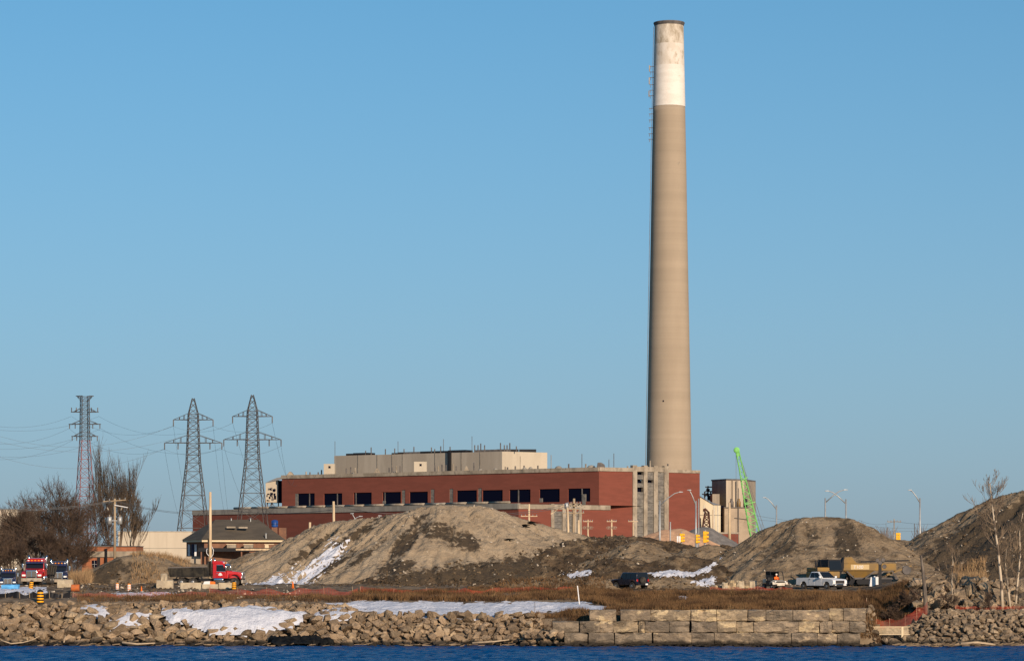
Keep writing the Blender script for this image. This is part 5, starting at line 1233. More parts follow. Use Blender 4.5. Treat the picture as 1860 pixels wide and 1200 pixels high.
# birches on the right bank
def birch(label, stems, D, seed, rad, nbr, blen):
    r = random.Random(seed); base = gp(stems[0][0][0], D); root = thing('birch_tree', label, 'birch', base, world=True, group='bare birches on the right bank'); cw_ = MB()
    def twig(p, d, L, rr, lv):
        pts = [p]; q = p; dd = d
        for i in range(4):
            dd = (dd + Vector((r.gauss(0, .10), r.gauss(0, .10), .13))).normalized(); q = q + dd * L / 4; pts.append(q)
        cw_.tube(pts, [max(rr * (1 - .2 * k), .011) for k in range(5)], 4, False)
        if lv:
            for k in range(r.randint(4, 6)):
                t = r.uniform(.25, .95); m = min(int(t * 4), 3); s = pts[m].lerp(pts[m + 1], t * 4 - m)
                twig(s, (rot_to(dd, r.uniform(.35, .8), r.uniform(0, 6.28)) + Vector((0, 0, .3))).normalized(), L * r.uniform(.35, .6), max(rr * .55, .011), lv - 1)
    for st in stems:
        pts = [Vector((X(p, D), D, Z(y, D) if k else base[2] - .3)) for k, (p, y) in enumerate(st)]
        n_ = len(pts); rs = [rad * (1 - .82 * k / (n_ - 1)) for k in range(n_)]
        part('trunk', MB().tube(pts, rs, 8), M_birch, root, smooth=True)
        for k in range(nbr):
            t = r.uniform(.22, 1.0) * (n_ - 1); m = min(int(t), n_ - 2); s = pts[m].lerp(pts[m + 1], t - m); f = t / (n_ - 1)
            az = r.uniform(0, 6.28); e = r.uniform(.35, .95)
            twig(s, Vector((math.cos(az) * math.cos(e), math.sin(az) * math.cos(e) * .7, math.sin(e))).normalized(), blen * (1.15 - .75 * f) * r.uniform(.6, 1.1), rs[m] * .38, 2)
    part('crown', cw_, M_btwig, root, fix=False)
birch('tallest bare birch with a pale trunk on the right bank', [[(1821, 1107), (1819, 1060), (1813, 1000), (1806, 950), (1801, 905), (1798, 878)]], 283, 61, .17, 30, 3.6)
birch('twin stemmed bare birch nearest the right edge', [[(1844, 1107), (1848, 1060), (1853, 1010), (1852, 965), (1858, 930)], [(1836, 1107), (1830, 1060), (1826, 1020), (1829, 990)]], 283.5, 64, .13, 17, 2.6)
birch('thin young bare birch left of the tallest one', [[(1731, 1107), (1729, 1060), (1731, 1020), (1728, 1000)]], 283, 67, .09, 13, 2.4)
tree('bare_bush', 'sparse bare bush at the foot of the young birch', tbase(1725, 281), 3.2, 71, M_bark, 4, .8, .1, 4, (2, 3), .012, minr=.014, cat='bush')
tree('bare_bush', 'sparse bare bush at the foot of the tallest birch', tbase(1800, 281.5), 3.0, 73, M_bark, 4, .8, .1, 3, (2, 3), .012, minr=.014, cat='bush')
tree('bare_bush', 'dark scrubby bush at the grassy end of the block wall bank', tbase(1622, 284.5), 2.6, 81, M_bark, 5, .8, .05, 4, (3, 3), .012, minr=.014, cat='bush')
tree('bare_bush', 'dark scrubby bush between the wall bank and dead trunk', tbase(1652, 286), 3.0, 83, M_bark, 5, .8, .05, 4, (3, 3), .012, minr=.014, cat='bush')
for i, (px_, D, h_, lab) in enumerate([(20, 418, 8, 'dense brown thicket behind the left dark truck'), (60, 415, 8, 'dense brown thicket behind the red truck roof'), (105, 420, 8.5, 'dense brown thicket behind the right dark truck'), (138, 425, 7, 'dense brown thicket left of the hut wall')]):
    tree('bare_bush', lab, tbase(px_, D), h_, 120 + i, M_bark, 6, .7, .06, 4, (2, 3), .012, minr=.018, cat='bush', group='thickets behind the trucks')
x, y, z = tbase(1683, 281)
dt = thing('dead_tree', 'dead broken tree trunk with a bare snapped top on the right bank', 'dead tree', (x, y, z), world=True)
part('trunk', MB().tube([(x, y, z - .3), (x - .15, y, z + 2.0), (x - .35, y, z + 4.2), (x - .55, y, Z(1008, 281))], [.27, .2, .16, .10], 8), pmat('dead_bark', (.19, .155, .12), (.10, .08, .065), 2, stretch=(3, 3, .5), rough=.95, bump=.6), dt, smooth=True)
for (t, dx, dz) in ((1.4, -2.4, 2.0), (1.0, 2.2, 1.6), (2.0, 1.6, 1.4), (3.2, 1.3, 1.1), (.8, -1.5, 1.8)):
    part('branch', MB().tube([(x - t * .1, y, z + t), (x - t * .1 + dx * .5, y - .2, z + t + dz * .35), (x - t * .1 + dx, y - .3, z + t + dz)], [.05, .035, .015], 5), M_bark, dt)
# a far row of trees beyond the road
r = random.Random(77); mb = MB()
for i in range(700):
    D = r.uniform(900, 1000); px_ = r.uniform(1380, 1900); hgt = r.uniform(7, 17) * (.6 + .4 * math.sin(px_ * .11)); x = X(px_, D); z = 5
    if 1560 < px_: hgt *= .9
    for j in range(5): mb.tube([(x, D, z), (x + r.gauss(0, .5), D, z + hgt * .6), (x + r.gauss(0, 1.3), D, z + hgt * r.uniform(.8, 1.1))], [.22, .14, .07], 3, False)
single('treeline', mb, pmat('hazed_twigs', (.30, .27, .25), (.24, .21, .20), .05, rough=.95), (X(1600, 950), 950, 5), 'far hazy row of bare trees beyond the road at right', 'treeline', kind='stuff', fix=False)  # paler twigs: the haze of distance is put into their colour
# ------------------------------------------------------------------ vehicles (x forward, y to the driver's left, z up, metres)
def wheel(root, x, y, r_, w_, rim=M_rim, tyre=M_tyre):
    s = 1 if y > 0 else -1
    wl = part('wheel', MB().lathe([(r_ * .62, y - w_ / 2), (r_ * .93, y - w_ / 2), (r_, y - w_ * .35), (r_, y + w_ * .35), (r_ * .93, y + w_ / 2), (r_ * .62, y + w_ / 2)], 20, (x, 0, r_), 'y'), tyre, root, smooth=False)
    part('rim', MB().lathe([(r_ * .62, y + s * (w_ / 2 - .03)), (r_ * .6, y + s * (w_ / 2 + .012)), (r_ * .5, y + s * (w_ / 2 - .02)), (r_ * .2, y + s * (w_ / 2 + .02)), (r_ * .05, y + s * (w_ / 2 + .03))], 16, (x, 0, r_), 'y'), rim, wl, smooth=False)
    return wl
def arch(cx, cz, r_, n=8, z0=0.45):
    a0 = math.asin(max(-1, min(1, (z0 - cz) / r_)))
    return [(cx + r_ * math.cos(a), cz + r_ * math.sin(a)) for a in np.linspace(math.pi - a0, a0, n)]
def cab_frustum(x0, x1, X0, X1, z0, z1, w0, w1):
    return MB().hexa([(x0, -w0, z0), (x1, -w0, z0), (x1, w0, z0), (x0, w0, z0)], [(X0, -w1, z1), (X1, -w1, z1), (X1, w1, z1), (X0, w1, z1)])
def pane(p, q, r_, s, inset, push):
    p, q, r_, s = map(Vector, (p, q, r_, s)); c = (p + q + r_ + s) / 4; n_ = (q - p).cross(s - p).normalized()
    v = [a.lerp(c, inset) for a in (p, q, r_, s)]; return MB().add([a + n_ * push for a in v] + [a - n_ * .02 for a in v], [(0, 1, 2, 3), (7, 6, 5, 4), (0, 4, 5, 1), (1, 5, 6, 2), (2, 6, 7, 3), (3, 7, 4, 0)])

def pickup(label, loc, rot):
    t = thing('pickup_truck', label, 'pickup truck', loc, rot)
    W = .99
    bot = [(-2.9, .55)] + [(-2.3, .47)] + arch(-1.75, .42, .50, 9, .47) + [(-1.2, .45), (1.3, .45)] + arch(1.88, .42, .50, 9, .47) + [(2.45, .5), (2.85, .52)]
    top = [(2.92, .75), (2.9, 1.02), (2.72, 1.14), (1.2, 1.24), (1.15, 1.26), (-.98, 1.28), (-1.0, 1.30), (-2.88, 1.28), (-2.92, .8)]
    part('body', MB().prism(bot + top, -W, W), M_white, t, bevel=.07)
    z0, z1 = 1.25, 1.93; x0, x1, a0, a1 = -1.0, 1.22, -.78, .38; w0, w1 = .93, .74
    part('cab', cab_frustum(x0, x1, a0, a1, z0, z1, w0, w1), M_white, t, bevel=.06)
    part('windshield', pane((x1, -w0, z0), (x1, w0, z0), (a1, w1, z1), (a1, -w1, z1), .10, .03), M_glass, t)
    part('rear_window', pane((x0, w0, z0), (x0, -w0, z0), (a0, -w1, z1), (a0, w1, z1), .15, .03), M_glass, t)
    for s in (-1, 1):
        def sp(u, v): return (x0 + (x1 - x0) * u + ((a0 + (a1 - a0) * u) - (x0 + (x1 - x0) * u)) * v, s * (w0 + (w1 - w0) * v), z0 + (z1 - z0) * v)
        for nm, u0, u1 in (('front', .48, .86), ('rear', .10, .44)):
            q = [sp(u0, .08), sp(u1, .08), sp(min(u1, .9), .86), sp(u0, .86)]; q = q if s < 0 else [q[1], q[0], q[3], q[2]]
            part('side_window', pane(*q, 0, .025), M_glass, t)
        for xa, xb in ((.08, 1.08), (-.92, .05)):
            dr = part('door', MB().box(xa + .02, xb - .02, s * W - .01 if s > 0 else -W - .012, s * W + .012 if s > 0 else -W + .01, .52, 1.24), M_white, t, bevel=.01)
            part('handle', MB().box(xa + .08, xa + .26, s * (W + .012) - .02, s * (W + .012) + .02, 1.08, 1.13), M_black, dr)
        part('mirror', MB().box(.92, 1.08, s * 1.0 if s > 0 else -1.24, s * 1.24 if s > 0 else -1.0, 1.25, 1.48), M_white, t, bevel=.03)
        part('headlight', MB().box(2.80, 2.945, s * .66 if s > 0 else -.95, s * .95 if s > 0 else -.66, .80, .98), M_lens, t, bevel=.03)
        part('fog_lamp', MB().box(2.98, 3.04, s * .72 - .08, s * .72 + .08, .50, .60), M_lens, t)
        part('tail_light', MB().box(-2.95, -2.88, s * .86 - .08, s * .86 + .08, .85, 1.2), M_tail, t)
        for xw in (-1.75, 1.88): wheel(t, xw, s * .86, .40, .27)
        part('arch_liner', MB().prism([(1.4, .5), (2.36, .5), (2.3, .82), (1.88, .93), (1.46, .82)], s * .55 - .1, s * .62 + .1), M_black, t)
        part('arch_liner', MB().prism([(-2.23, .5), (-1.27, .5), (-1.33, .82), (-1.75, .93), (-2.17, .82)], s * .55 - .1, s * .62 + .1), M_black, t)
    part('bed_cover', MB().box(-2.82, -1.06, -.90, .90, 1.29, 1.315), M_black, t)
    gr = part('grille', MB().box(2.86, 2.945, -.62, .62, .70, 1.02), M_black, t, bevel=.03)
    for zz_ in (.76, .84, .92): part('grille_bar', MB().box(2.945, 2.965, -.58, .58, zz_, zz_ + .025), M_steel, gr)
    part('bumper', MB().prism([(2.80, .42), (3.02, .44), (3.04, .66), (2.90, .69)], -.96, .96), M_chrome, t, bevel=.03)
    part('lower_valance', MB().box(2.6, 2.95, -.85, .85, .32, .42), M_black, t)
    part('number_plate', MB().box(3.04, 3.06, .38, .70, .48, .64), M_white, t)
    part('rear_bumper', MB().box(-3.02, -2.88, -.92, .92, .52, .70), M_chrome, t, bevel=.02)
    part('chassis', MB().box(-2.7, 2.6, -.5, .5, .3, .5), M_black, t)
    return t
pk = pickup('white crew cab pickup truck parked in front of the round pile', gp(1492, 304.5, -.02), R(-54))

def dump_truck(label, loc, rot, paint, sc=1.0, visor=None, body=True, tall=0.0, logo=False):
    t = thing('dump_truck', label, 'dump truck', loc, rot, scale=sc)
    M_v = visor or paint
    part('chassis', MB().box(-4.2, 4.0, -.45, .45, .62, .92), M_black, t)
    # cab
    part('cab', cab_frustum(.55, 2.2, .55, 1.92, .95, 2.62, 1.08, 1.0), paint, t, bevel=.06)
    part('roof_fairing', MB().hexa([(.5, -.98, 2.6), (1.9, -.98, 2.6), (1.9, .98, 2.6), (.5, .98, 2.6)], [(.5, -.93, 2.95 + tall), (1.55, -.9, 2.9 + tall), (1.55, .9, 2.9 + tall), (.5, .93, 2.95 + tall)]), paint, t, bevel=.05)
    part('windshield', pane((2.11, -1.03, 1.82), (2.11, 1.03, 1.82), (1.94, .99, 2.52), (1.94, -.99, 2.52), .06, .03), M_glass, t)
    part('sun_visor', MB().hexa([(1.93, -1.0, 2.50), (2.28, -1.0, 2.36), (2.28, 1.0, 2.36), (1.93, 1.0, 2.50)], [(1.93, -1.0, 2.60), (2.28, -1.0, 2.44), (2.28, 1.0, 2.44), (1.93, 1.0, 2.60)]), M_navy, t)
    for y_ in (-.75, -.38, 0, .38, .75): part('roof_light', MB().box(1.75, 1.86, y_ - .09, y_ + .09, 2.68, 2.78), M_lens if abs(y_) > .5 else pmat('amber_lens', (.8, .3, .02), rough=.2), t)
    # bonnet, narrowing to the grille
    part('bonnet', MB().hexa([(2.1, -.95, .95), (3.85, -.62, .95), (3.85, .62, .95), (2.1, .95, .95)], [(2.1, -.92, 1.86), (3.80, -.58, 1.62), (3.80, .58, 1.62), (2.1, .92, 1.86)]), paint, t, bevel=.08)
    gs = part('grille', MB().box(3.80, 3.92, -.60, .60, .82, 1.66), M_chrome, t, bevel=.03)
    for y0, y1 in ((-.52, -.05), (.05, .52)): part('grille_mesh', MB().box(3.92, 3.935, y0, y1, .90, 1.54), pmat('grille_grey', (.12, .11, .10), rough=.5), gs)
    part('bumper', MB().prism([(3.85, .38), (4.05, .40), (4.05, .78), (3.85, .80)], -1.15, 1.15), pmat('dusty_bumper', (.42, .36, .28), (.30, .25, .19), 2, rough=.6, metallic=.3), t, bevel=.04)
    for s in (-1, 1):
        def q(y0, y1): return (min(s * y0, s * y1), max(s * y0, s * y1))
        a, b = q(.60, 1.16)
        part('fender', MB().prism([(2.45, .95)] + [(3.1 + .66 * math.cos(u), .72 + .66 * math.sin(u)) for u in np.linspace(2.6, .15, 8)] + [(3.86, .95), (3.85, 1.22), (3.4, 1.52), (2.5, 1.50)], a, b), paint, t, bevel=.06)
        a, b = q(.68, 1.08); part('headlight', MB().box(3.78, 3.90, a, b, .98, 1.18), M_lens, t, bevel=.03)
        a, b = q(1.0, 1.1)
        dr = part('door', MB().box(.95, 1.98, *q(1.05, 1.09), 1.0, 1.72), paint, t, bevel=.01)
        part('handle', MB().box(1.0, 1.2, *q(1.09, 1.12), 1.5, 1.56), M_chrome, dr)
        if logo: part('door_emblem', MB().lathe([(.17, 0), (.17, .012)], 12, (1.45, s * 1.09 - (.012 if s < 0 else 0), 1.42), 'y').box(1.22, 1.68, *q(1.09, 1.10), 1.30, 1.40), M_white, dr)
        part('side_window', pane((1.0, -1.06, 1.78), (1.98, -1.06, 1.78), (1.78, -1.02, 2.44), (1.0, -1.02, 2.44), 0, .025) if s < 0 else pane((1.98, 1.06, 1.78), (1.0, 1.06, 1.78), (1.0, 1.02, 2.44), (1.78, 1.02, 2.44), 0, .025), M_glass, t)
        part('window_frame', MB().beam((1.0, s * 1.08, 1.74), (2.0, s * 1.08, 1.74), .05).beam((1.0, s * 1.05, 2.48), (1.78, s * 1.05, 2.48), .05), M_chrome, t)
        part('exhaust_stack', MB().tube([(.38, s * .98, 1.0), (.38, s * .98, 3.0 + tall), (.30, s * 1.02, 3.22 + tall)], .085, 10), M_chrome, t, smooth=True)
        mr = part('mirror', MB().box(2.12, 2.20, *q(1.25, 1.42), 1.85, 2.38), M_chrome, t, bevel=.02); part('mirror_arm', MB().beam((2.0, s * 1.05, 2.3), (2.16, s * 1.3, 2.3), .04), M_chrome, mr)
        part('fuel_tank', MB().lathe([(.30, .5), (.32, .55), (.32, 1.55), (.30, 1.6)], 14, (0.2, s * .85, .78), 'x'), M_chrome, t, smooth=True)
        part('step', MB().box(.9, 1.9, *q(.95, 1.12), .55, .65), M_chrome, t)
        wheel(t, 3.1, s * .92, .52, .32)
        for xw in (-1.75, -3.05): wheel(t, xw, s * .84, .52, .5)
        part('mudguard', MB().prism([(-3.75, .9), (-3.6, 1.14), (-1.2, 1.14), (-1.05, .9), (-1.2, 1.08), (-3.6, 1.08)], *q(.55, 1.12)), M_black, t)
    if body:
        M_bed = pmat('dull_black_steel', (.035, .033, .03), (.075, .065, .05), 1.2, rough=.45, metallic=.4)
        db = part('dump_body', MB().hexa([(-4.3, -1.0, 1.15), (-.1, -1.0, 1.15), (-.1, 1.0, 1.15), (-4.3, 1.0, 1.15)], [(-4.55, -1.2, 2.15), (.0, -1.2, 2.25), (.0, 1.2, 2.25), (-4.55, 1.2, 2.15)]), M_bed, t)
        for s in (-1, 1):
            part('top_rail', MB().beam((-4.55, s * 1.2, 2.17), (.0, s * 1.2, 2.27), .12), M_steel, db)
            for xr in (-4.2, -2.9, -1.6, -.3): part('rib', MB().beam((xr, s * 1.03, 1.18), (xr, s * 1.22, 2.15), .12), M_bed, db)
        part('headboard', MB().box(-.02, .1, -1.15, 1.15, 1.2, 2.9), M_bed, db)
        part('load_tarp', MB().box(-4.45, -.1, -1.1, 1.1, 2.1, 2.2), M_black, db)
        part('tailgate', MB().hexa([(-4.42, -1.0, 1.1), (-4.32, -1.0, 1.1), (-4.32, 1.0, 1.1), (-4.42, 1.0, 1.1)], [(-4.66, -1.18, 2.1), (-4.56, -1.18, 2.1), (-4.56, 1.18, 2.1), (-4.66, 1.18, 2.1)]), M_bed, db)
    return t
dump_truck('red dump truck seen from the side below the hip roofed building', gp(381, 320, -.2), R(-6), M_red, .98, logo=True)
dump_truck('red truck with a chrome grille facing the water, between two dark trucks', gp(70, 320, -.05), R(-92), M_red, 1.0, tall=.05)
dump_truck('dark navy truck facing the water, right of the red one', gp(108, 328, -.1), R(-84), M_navy, .93)
dump_truck('low dark truck facing the water at the left edge', gp(16, 316, -.35), R(-82), M_navy, .78)

# boxy off-roader seen from behind
def offroader(label, loc, rot):
    t = thing('off_roader', label, 'off-roader', loc, rot); M_p = pmat('black_car_paint', (.010, .012, .022), rough=.25, coat=.6)
    W = .88
    bot = [(-2.0, .55)] + arch(-1.3, .44, .50, 8, .5) + [(.75, .48)] + arch(1.35, .44, .50, 8, .5) + [(2.1, .55)]
    part('body', MB().prism(bot + [(2.15, .8), (2.1, 1.08), (.85, 1.15), (-2.0, 1.15)], -W, W), M_p, t, bevel=.05)
    z0, z1 = 1.13, 1.84
    part('hardtop', cab_frustum(-2.0, .85, -1.92, .42, z0, z1, .86, .74), M_p, t, bevel=.05)
    part('windshield', pane((.85, -.86, z0), (.85, .86, z0), (.42, .74, z1), (.42, -.74, z1), .12, .02), M_glass, t)
    part('rear_window', pane((-2.0, .86, z0), (-2.0, -.86, z0), (-1.92, -.74, z1), (-1.92, .74, z1), .16, .02), M_glass, t)
    for s in (-1, 1):
        for xa, xb in ((-.25, .5), (-1.0, -.32), (-1.85, -1.1)):
            q = [(xa, s * .85, 1.2), (xb, s * .85, 1.2), (min(xb, .35), s * .765, 1.74), (xa, s * .765, 1.74)]; q = q if s < 0 else [q[1], q[0], q[3], q[2]]
            part('side_window', pane(*q, .04, .03), M_glass, t)
        part('tail_light', MB().box(-2.04, -1.98, s * .76 - .08, s * .76 + .08, .9, 1.12), M_tail, t)
        part('headlight', MB().lathe([(.11, 2.1), (.11, 2.16)], 12, (0, s * .6, .92), 'x'), M_lens, t)
        part('mirror', MB().box(.55, .68, s * .9 if s > 0 else -1.1, s * 1.1 if s > 0 else -.9, 1.15, 1.35), M_black, t)
        for xw in (-1.3, 1.35): wheel(t, xw, s * .80, .41, .28)
    part('spare_wheel', MB().lathe([(.2, -2.03), (.38, -2.03), (.4, -2.1), (.4, -2.22), (.34, -2.26), (.1, -2.26)], 18, (0, .1, 1.0), 'x'), M_tyre, t)
    part('bumper', MB().box(-2.2, -1.98, -.8, .8, .5, .68), M_black, t); part('front_bumper', MB().box(2.1, 2.3, -.8, .8, .5, .68), M_black, t)
    part('number_plate', MB().box(-2.225, -2.2, -.55, -.22, .52, .68), M_white, t)
    return t
offroader('black boxy off-roader parked behind the grass below the dark berm', gp(1145, 303.5, -.02), R(128))

# side-by-side utility vehicle with its driver
ul = gp(1407, 303.5, -.02)
uv = thing('utility_buggy', 'pale utility buggy with a dark roll cage left of the white pickup', 'buggy', ul, R(-70))
M_bug = pmat('dusty_white_plastic', (.62, .56, .46), (.48, .41, .31), 2, rough=.5)
part('chassis', MB().box(-1.4, 1.35, -.62, .62, .38, .58), M_black, uv)
part('hood', MB().hexa([(.55, -.66, .58), (1.45, -.6, .58), (1.45, .6, .58), (.55, .66, .58)], [(.55, -.66, 1.08), (1.35, -.55, .95), (1.35, .55, .95), (.55, .66, 1.08)]), M_bug, uv, bevel=.06)
part('grille', MB().box(1.42, 1.49, -.5, .5, .80, .93), M_black, uv); part('bumper', MB().box(1.42, 1.56, -.45, .45, .45, .72), M_bug, uv, bevel=.04)
part('cargo_bed', MB().box(-1.5, -.55, -.7, .7, .75, 1.15), M_bug, uv, bevel=.03)
part('rear_panel', MB().box(-.62, -.56, -.72, .72, .58, 1.9), M_glass, uv)
part('roof', MB().box(-.65, .42, -.76, .76, 1.90, 1.97), M_black, uv, bevel=.03)
for s in (-1, 1):
    part('cage_post', MB().tube([(.75, s * .72, 1.02), (.40, s * .72, 1.92)], .045, 8).v and MB().tube([(.75, s * .72, 1.02), (.40, s * .72, 1.92)], .045, 8), M_black, uv)
    part('cage_post', MB().tube([(-.58, s * .72, .6), (-.58, s * .72, 1.92)], .045, 8), M_black, uv)
    part('side_sill', MB().box(-.55, .55, s * .70 - .05, s * .70 + .05, .42, .62), M_black, uv)
    part('headlight', MB().box(1.36, 1.46, s * .52 - .1, s * .52 + .1, .84, .95), M_lens, uv)
    part('fender', MB().prism([(.6, .6), (.65, .82), (1.0, .92), (1.35, .82), (1.42, .6), (1.3, .75), (1.0, .83), (.72, .75)], s * .75 - .13, s * .75 + .13), M_bug, uv)
    for xw in (-1.05, 1.0): wheel(uv, xw, s * .72, .34, .26)
part('left_door_panel', MB().box(-.5, .5, .73, .76, .6, 1.02), M_black, uv); part('right_door_panel', MB().box(-.5, .5, -.76, -.73, .6, 1.02), M_black, uv)
part('windscreen_frame', MB().beam((.75, -.72, 1.05), (.75, .72, 1.05), .05).v and MB().beam((.75, -.72, 1.05), (.75, .72, 1.05), .05), M_black, uv)
part('seat', MB().box(-.5, .05, -.65, .65, .62, .85), M_black, uv, bevel=.04); part('seat_back', MB().box(-.52, -.36, -.65, .65, .85, 1.35), M_black, uv, bevel=.04)
part('steering_wheel', MB().tube([(.32 + .08 * math.sin(a), .28 + .17 * math.cos(a), 1.1 + .15 * math.sin(a)) for a in np.linspace(0, 6.28, 13)], .02, 5), M_black, uv)

def person(label, origin, rot, joints, edges, vest, skin, hat):
    me = bpy.data.meshes.new('person'); me.from_pydata([j[0] for j in joints], edges, []); me.materials.append(vest)
    o = bpy.data.objects.new('person', me); link(o); o.location = origin; o.rotation_euler = (0, 0, rot)
    md = o.modifiers.new('skin', 'SKIN'); me.skin_vertices or None
    lay = me.skin_vertices[0].data if len(me.skin_vertices) else None
    if lay is None:
        bpy.context.view_layer.objects.active = o; lay = me.skin_vertices[0].data
    for i, j in enumerate(joints): lay[i].radius = (j[1], j[1] * j[2] if len(j) > 2 else j[1]); lay[i].use_root = (i == 0)
    o.modifiers.new('smooth', 'SUBSURF').levels = 1; o.modifiers['smooth'].render_levels = 2
    OFF[o.name] = (0, 0, 0)
    return tag(o, label, 'person')
J = [((-.18, .28, .90), .15), ((-.22, .28, 1.08), .16), ((-.22, .28, 1.26), .17), ((-.21, .28, 1.38), .08), ((-.19, .28, 1.45), .055), ((-.17, .28, 1.55), .095), ((-.16, .28, 1.64), .09),
     ((-.20, .48, 1.32), .08), ((-.05, .54, 1.12), .06), ((.22, .42, 1.12), .045), ((.32, .40, 1.13), .04), ((-.20, .08, 1.32), .08), ((-.05, .02, 1.12), .06), ((.22, .14, 1.12), .045), ((.32, .16, 1.13), .04),
     ((-.12, .40, .90), .10), ((.30, .42, .90), .085), ((.40, .42, .62), .065), ((.50, .42, .60), .05), ((-.12, .16, .90), .10), ((.30, .14, .90), .085), ((.40, .14, .62), .065), ((.50, .14, .60), .05)]
E = [(0, 1), (1, 2), (2, 3), (3, 4), (4, 5), (5, 6), (2, 7), (7, 8), (8, 9), (9, 10), (2, 11), (11, 12), (12, 13), (13, 14), (0, 15), (15, 16), (16, 17), (17, 18), (0, 19), (19, 20), (20, 21), (21, 22)]
M_hivis = pmat('hi_vis_orange', (.85, .16, .02), rough=.7); M_skin = pmat('skin', (.50, .30, .21), rough=.6)
pr = person('seated driver in an orange jacket and white hard hat', ul, R(-70), J, E, M_hivis, M_skin, M_white)
part('hard_hat', MB().lathe([(.145, 1.60), (.12, 1.61), (.118, 1.68), (.08, 1.74), (.01, 1.76)], 14, (-.16, .28, 0)), M_white, pr, smooth=True)
part('face', MB().lathe([(.02, 1.46), (.07, 1.48), (.095, 1.54), (.098, 1.60)], 14, (-.155, .28, 0)), M_skin, pr, smooth=True)
part('reflective_stripe', MB().lathe([(.185, 1.12), (.187, 1.16)], 16, (-.22, .28, 0), cap=False), M_white, pr)

# crawler excavator behind the pickup
el = gp(1502, 312.5, 0)
ex = thing('excavator', 'yellow excavator with a dark cab behind the white pickup', 'excavator', el, R(25))
for s in (-1, 1):
    part('track', MB().prism([(-1.6, .35), (-1.4, .05), (1.4, .05), (1.6, .35), (1.5, .75), (-1.5, .75)], s * 1.0 - .25, s * 1.0 + .25), M_black, ex, bevel=.05)
part('undercarriage', MB().box(-.9, .9, -.8, .8, .5, .95), M_black, ex)
part('house', MB().box(-1.9, .9, -1.25, 1.25, .95, 1.65), M_yellow, ex, bevel=.08)
part('engine_cover', MB().box(-1.9, -.3, -1.2, 1.2, 1.65, 2.1), M_yellow, ex, bevel=.1)
cb = part('cab', cab_frustum(-.6, 1.35, -.5, 1.1, 1.65, 2.95, 1.2, 1.1), M_black, ex, bevel=.05)
part('cab_window', pane((1.35, -1.2, 1.75), (1.35, 1.2, 1.75), (1.1, 1.1, 2.9), (1.1, -1.1, 2.9), .1, .03), M_glass, cb)
for s in (-1, 1):
    q = [(-.5, s * 1.2, 1.8), (1.25, s * 1.2, 1.8), (1.05, s * 1.11, 2.85), (-.45, s * 1.11, 2.85)]; q = q if s < 0 else [q[1], q[0], q[3], q[2]]
    part('cab_window', pane(*q, .08, .03), M_glass, cb)
part('boom', MB().prism([(1.0, 1.2), (1.5, 1.9), (2.0, 3.2), (2.35, 3.1), (2.0, 1.9), (1.4, .9)], -.2, .2), M_black, ex)
part('stick', MB().prism([(2.0, 3.2), (2.35, 3.1), (3.0, 1.2), (2.7, 1.0)], -.15, .15), M_black, ex)
part('bucket', MB().prism([(2.6, 1.1), (3.1, 1.2), (3.3, .6), (2.9, .15), (2.4, .3), (2.7, .7)], -.5, .5), M_black, ex)
part('handrail', MB().tube([(-1.9, -1.1, 1.7), (-2.0, -1.1, 2.5), (-1.7, -1.1, 2.95), (-1.5, -1.1, 2.9), (-1.4, -1.1, 2.1)], .06, 6), M_black, ex)
part('exhaust', MB().tube([(-1.2, .4, 2.1), (-1.2, .4, 2.9)], .08, 8), M_black, ex)

# tracked screening plant
sl = gp(1590, 314, 0)
sc_ = thing('screening_plant', 'long yellow screening plant with a hopper and black conveyor beside the pickup', 'screening plant', sl, R(-3))
part('hopper', MB().box(-3.6, 2.2, -1.0, 1.0, 1.55, 2.35), M_yellow, sc_, bevel=.05)
part('hopper_cheek', MB().prism([(-3.6, 2.35), (-3.4, 3.0), (-2.7, 3.05), (-2.1, 2.35)], -1.0, -.85), M_yellow, sc_)
part('hopper_cheek', MB().prism([(-3.6, 2.35), (-3.4, 3.0), (-2.7, 3.05), (-2.1, 2.35)], .85, 1.0), M_yellow, sc_)
part('soil_load', MB().prism([(-3.4, 2.35), (-3.1, 2.85), (-2.6, 2.9), (-2.1, 2.35)], -.84, .84), M_brown, sc_)
part('feed_funnel', MB().hexa([(-2.4, -.4, .7), (-1.4, -.4, .7), (-1.4, .4, .7), (-2.4, .4, .7)], [(-3.5, -.9, 1.55), (-.2, -.9, 1.55), (-.2, .9, 1.55), (-3.5, .9, 1.55)]), M_yellow, sc_)
part('conveyor', MB().beam((-1.6, -.2, 2.52), (3.6, -.2, 2.66), .9, .16), M_black, sc_)
part('discharge_conveyor', MB().beam((1.2, -.3, 1.1), (3.9, -.3, 2.1), .8, .2), M_yellow, sc_)
part('tail_drum', MB().lathe([(.45, -.8), (.5, -.75), (.5, .15), (.45, .2)], 16, (3.35, 0, 1.6), 'y'), M_steel, sc_)
for s in (-1, 1): part('track', MB().prism([(-2.2, .35), (-2.0, .02), (1.6, .02), (1.8, .35), (1.65, .62), (-2.05, .62)], s * .95 - .22, s * .95 + .22), M_black, sc_, bevel=.04)
part('frame_rail', MB().box(-3.2, 2.4, -.6, .6, .6, .8), M_steel, sc_)
for (xa, za, xb, zb_) in ((-3.2, 1.5, -2.4, .75), (-1.2, .75, -.1, 1.5), (-.1, .75, .9, 1.5), (1.7, 1.6, 2.3, .7)): part('strut', MB().beam((xa, -1.02, za), (xb, -1.02, zb_), .14), M_steel, sc_)
part('nameplate', MB().box(-2.75, -.75, -1.03, -1.005, 1.68, 2.22), pmat('tan_plate', (.55, .40, .20), rough=.6), sc_)
tx = bpy.data.curves.new('lettering', 'FONT'); tx.body = 'T100'; tx.size = .52; tx.extrude = .006; tx.materials.append(M_white); tx.shear = .12
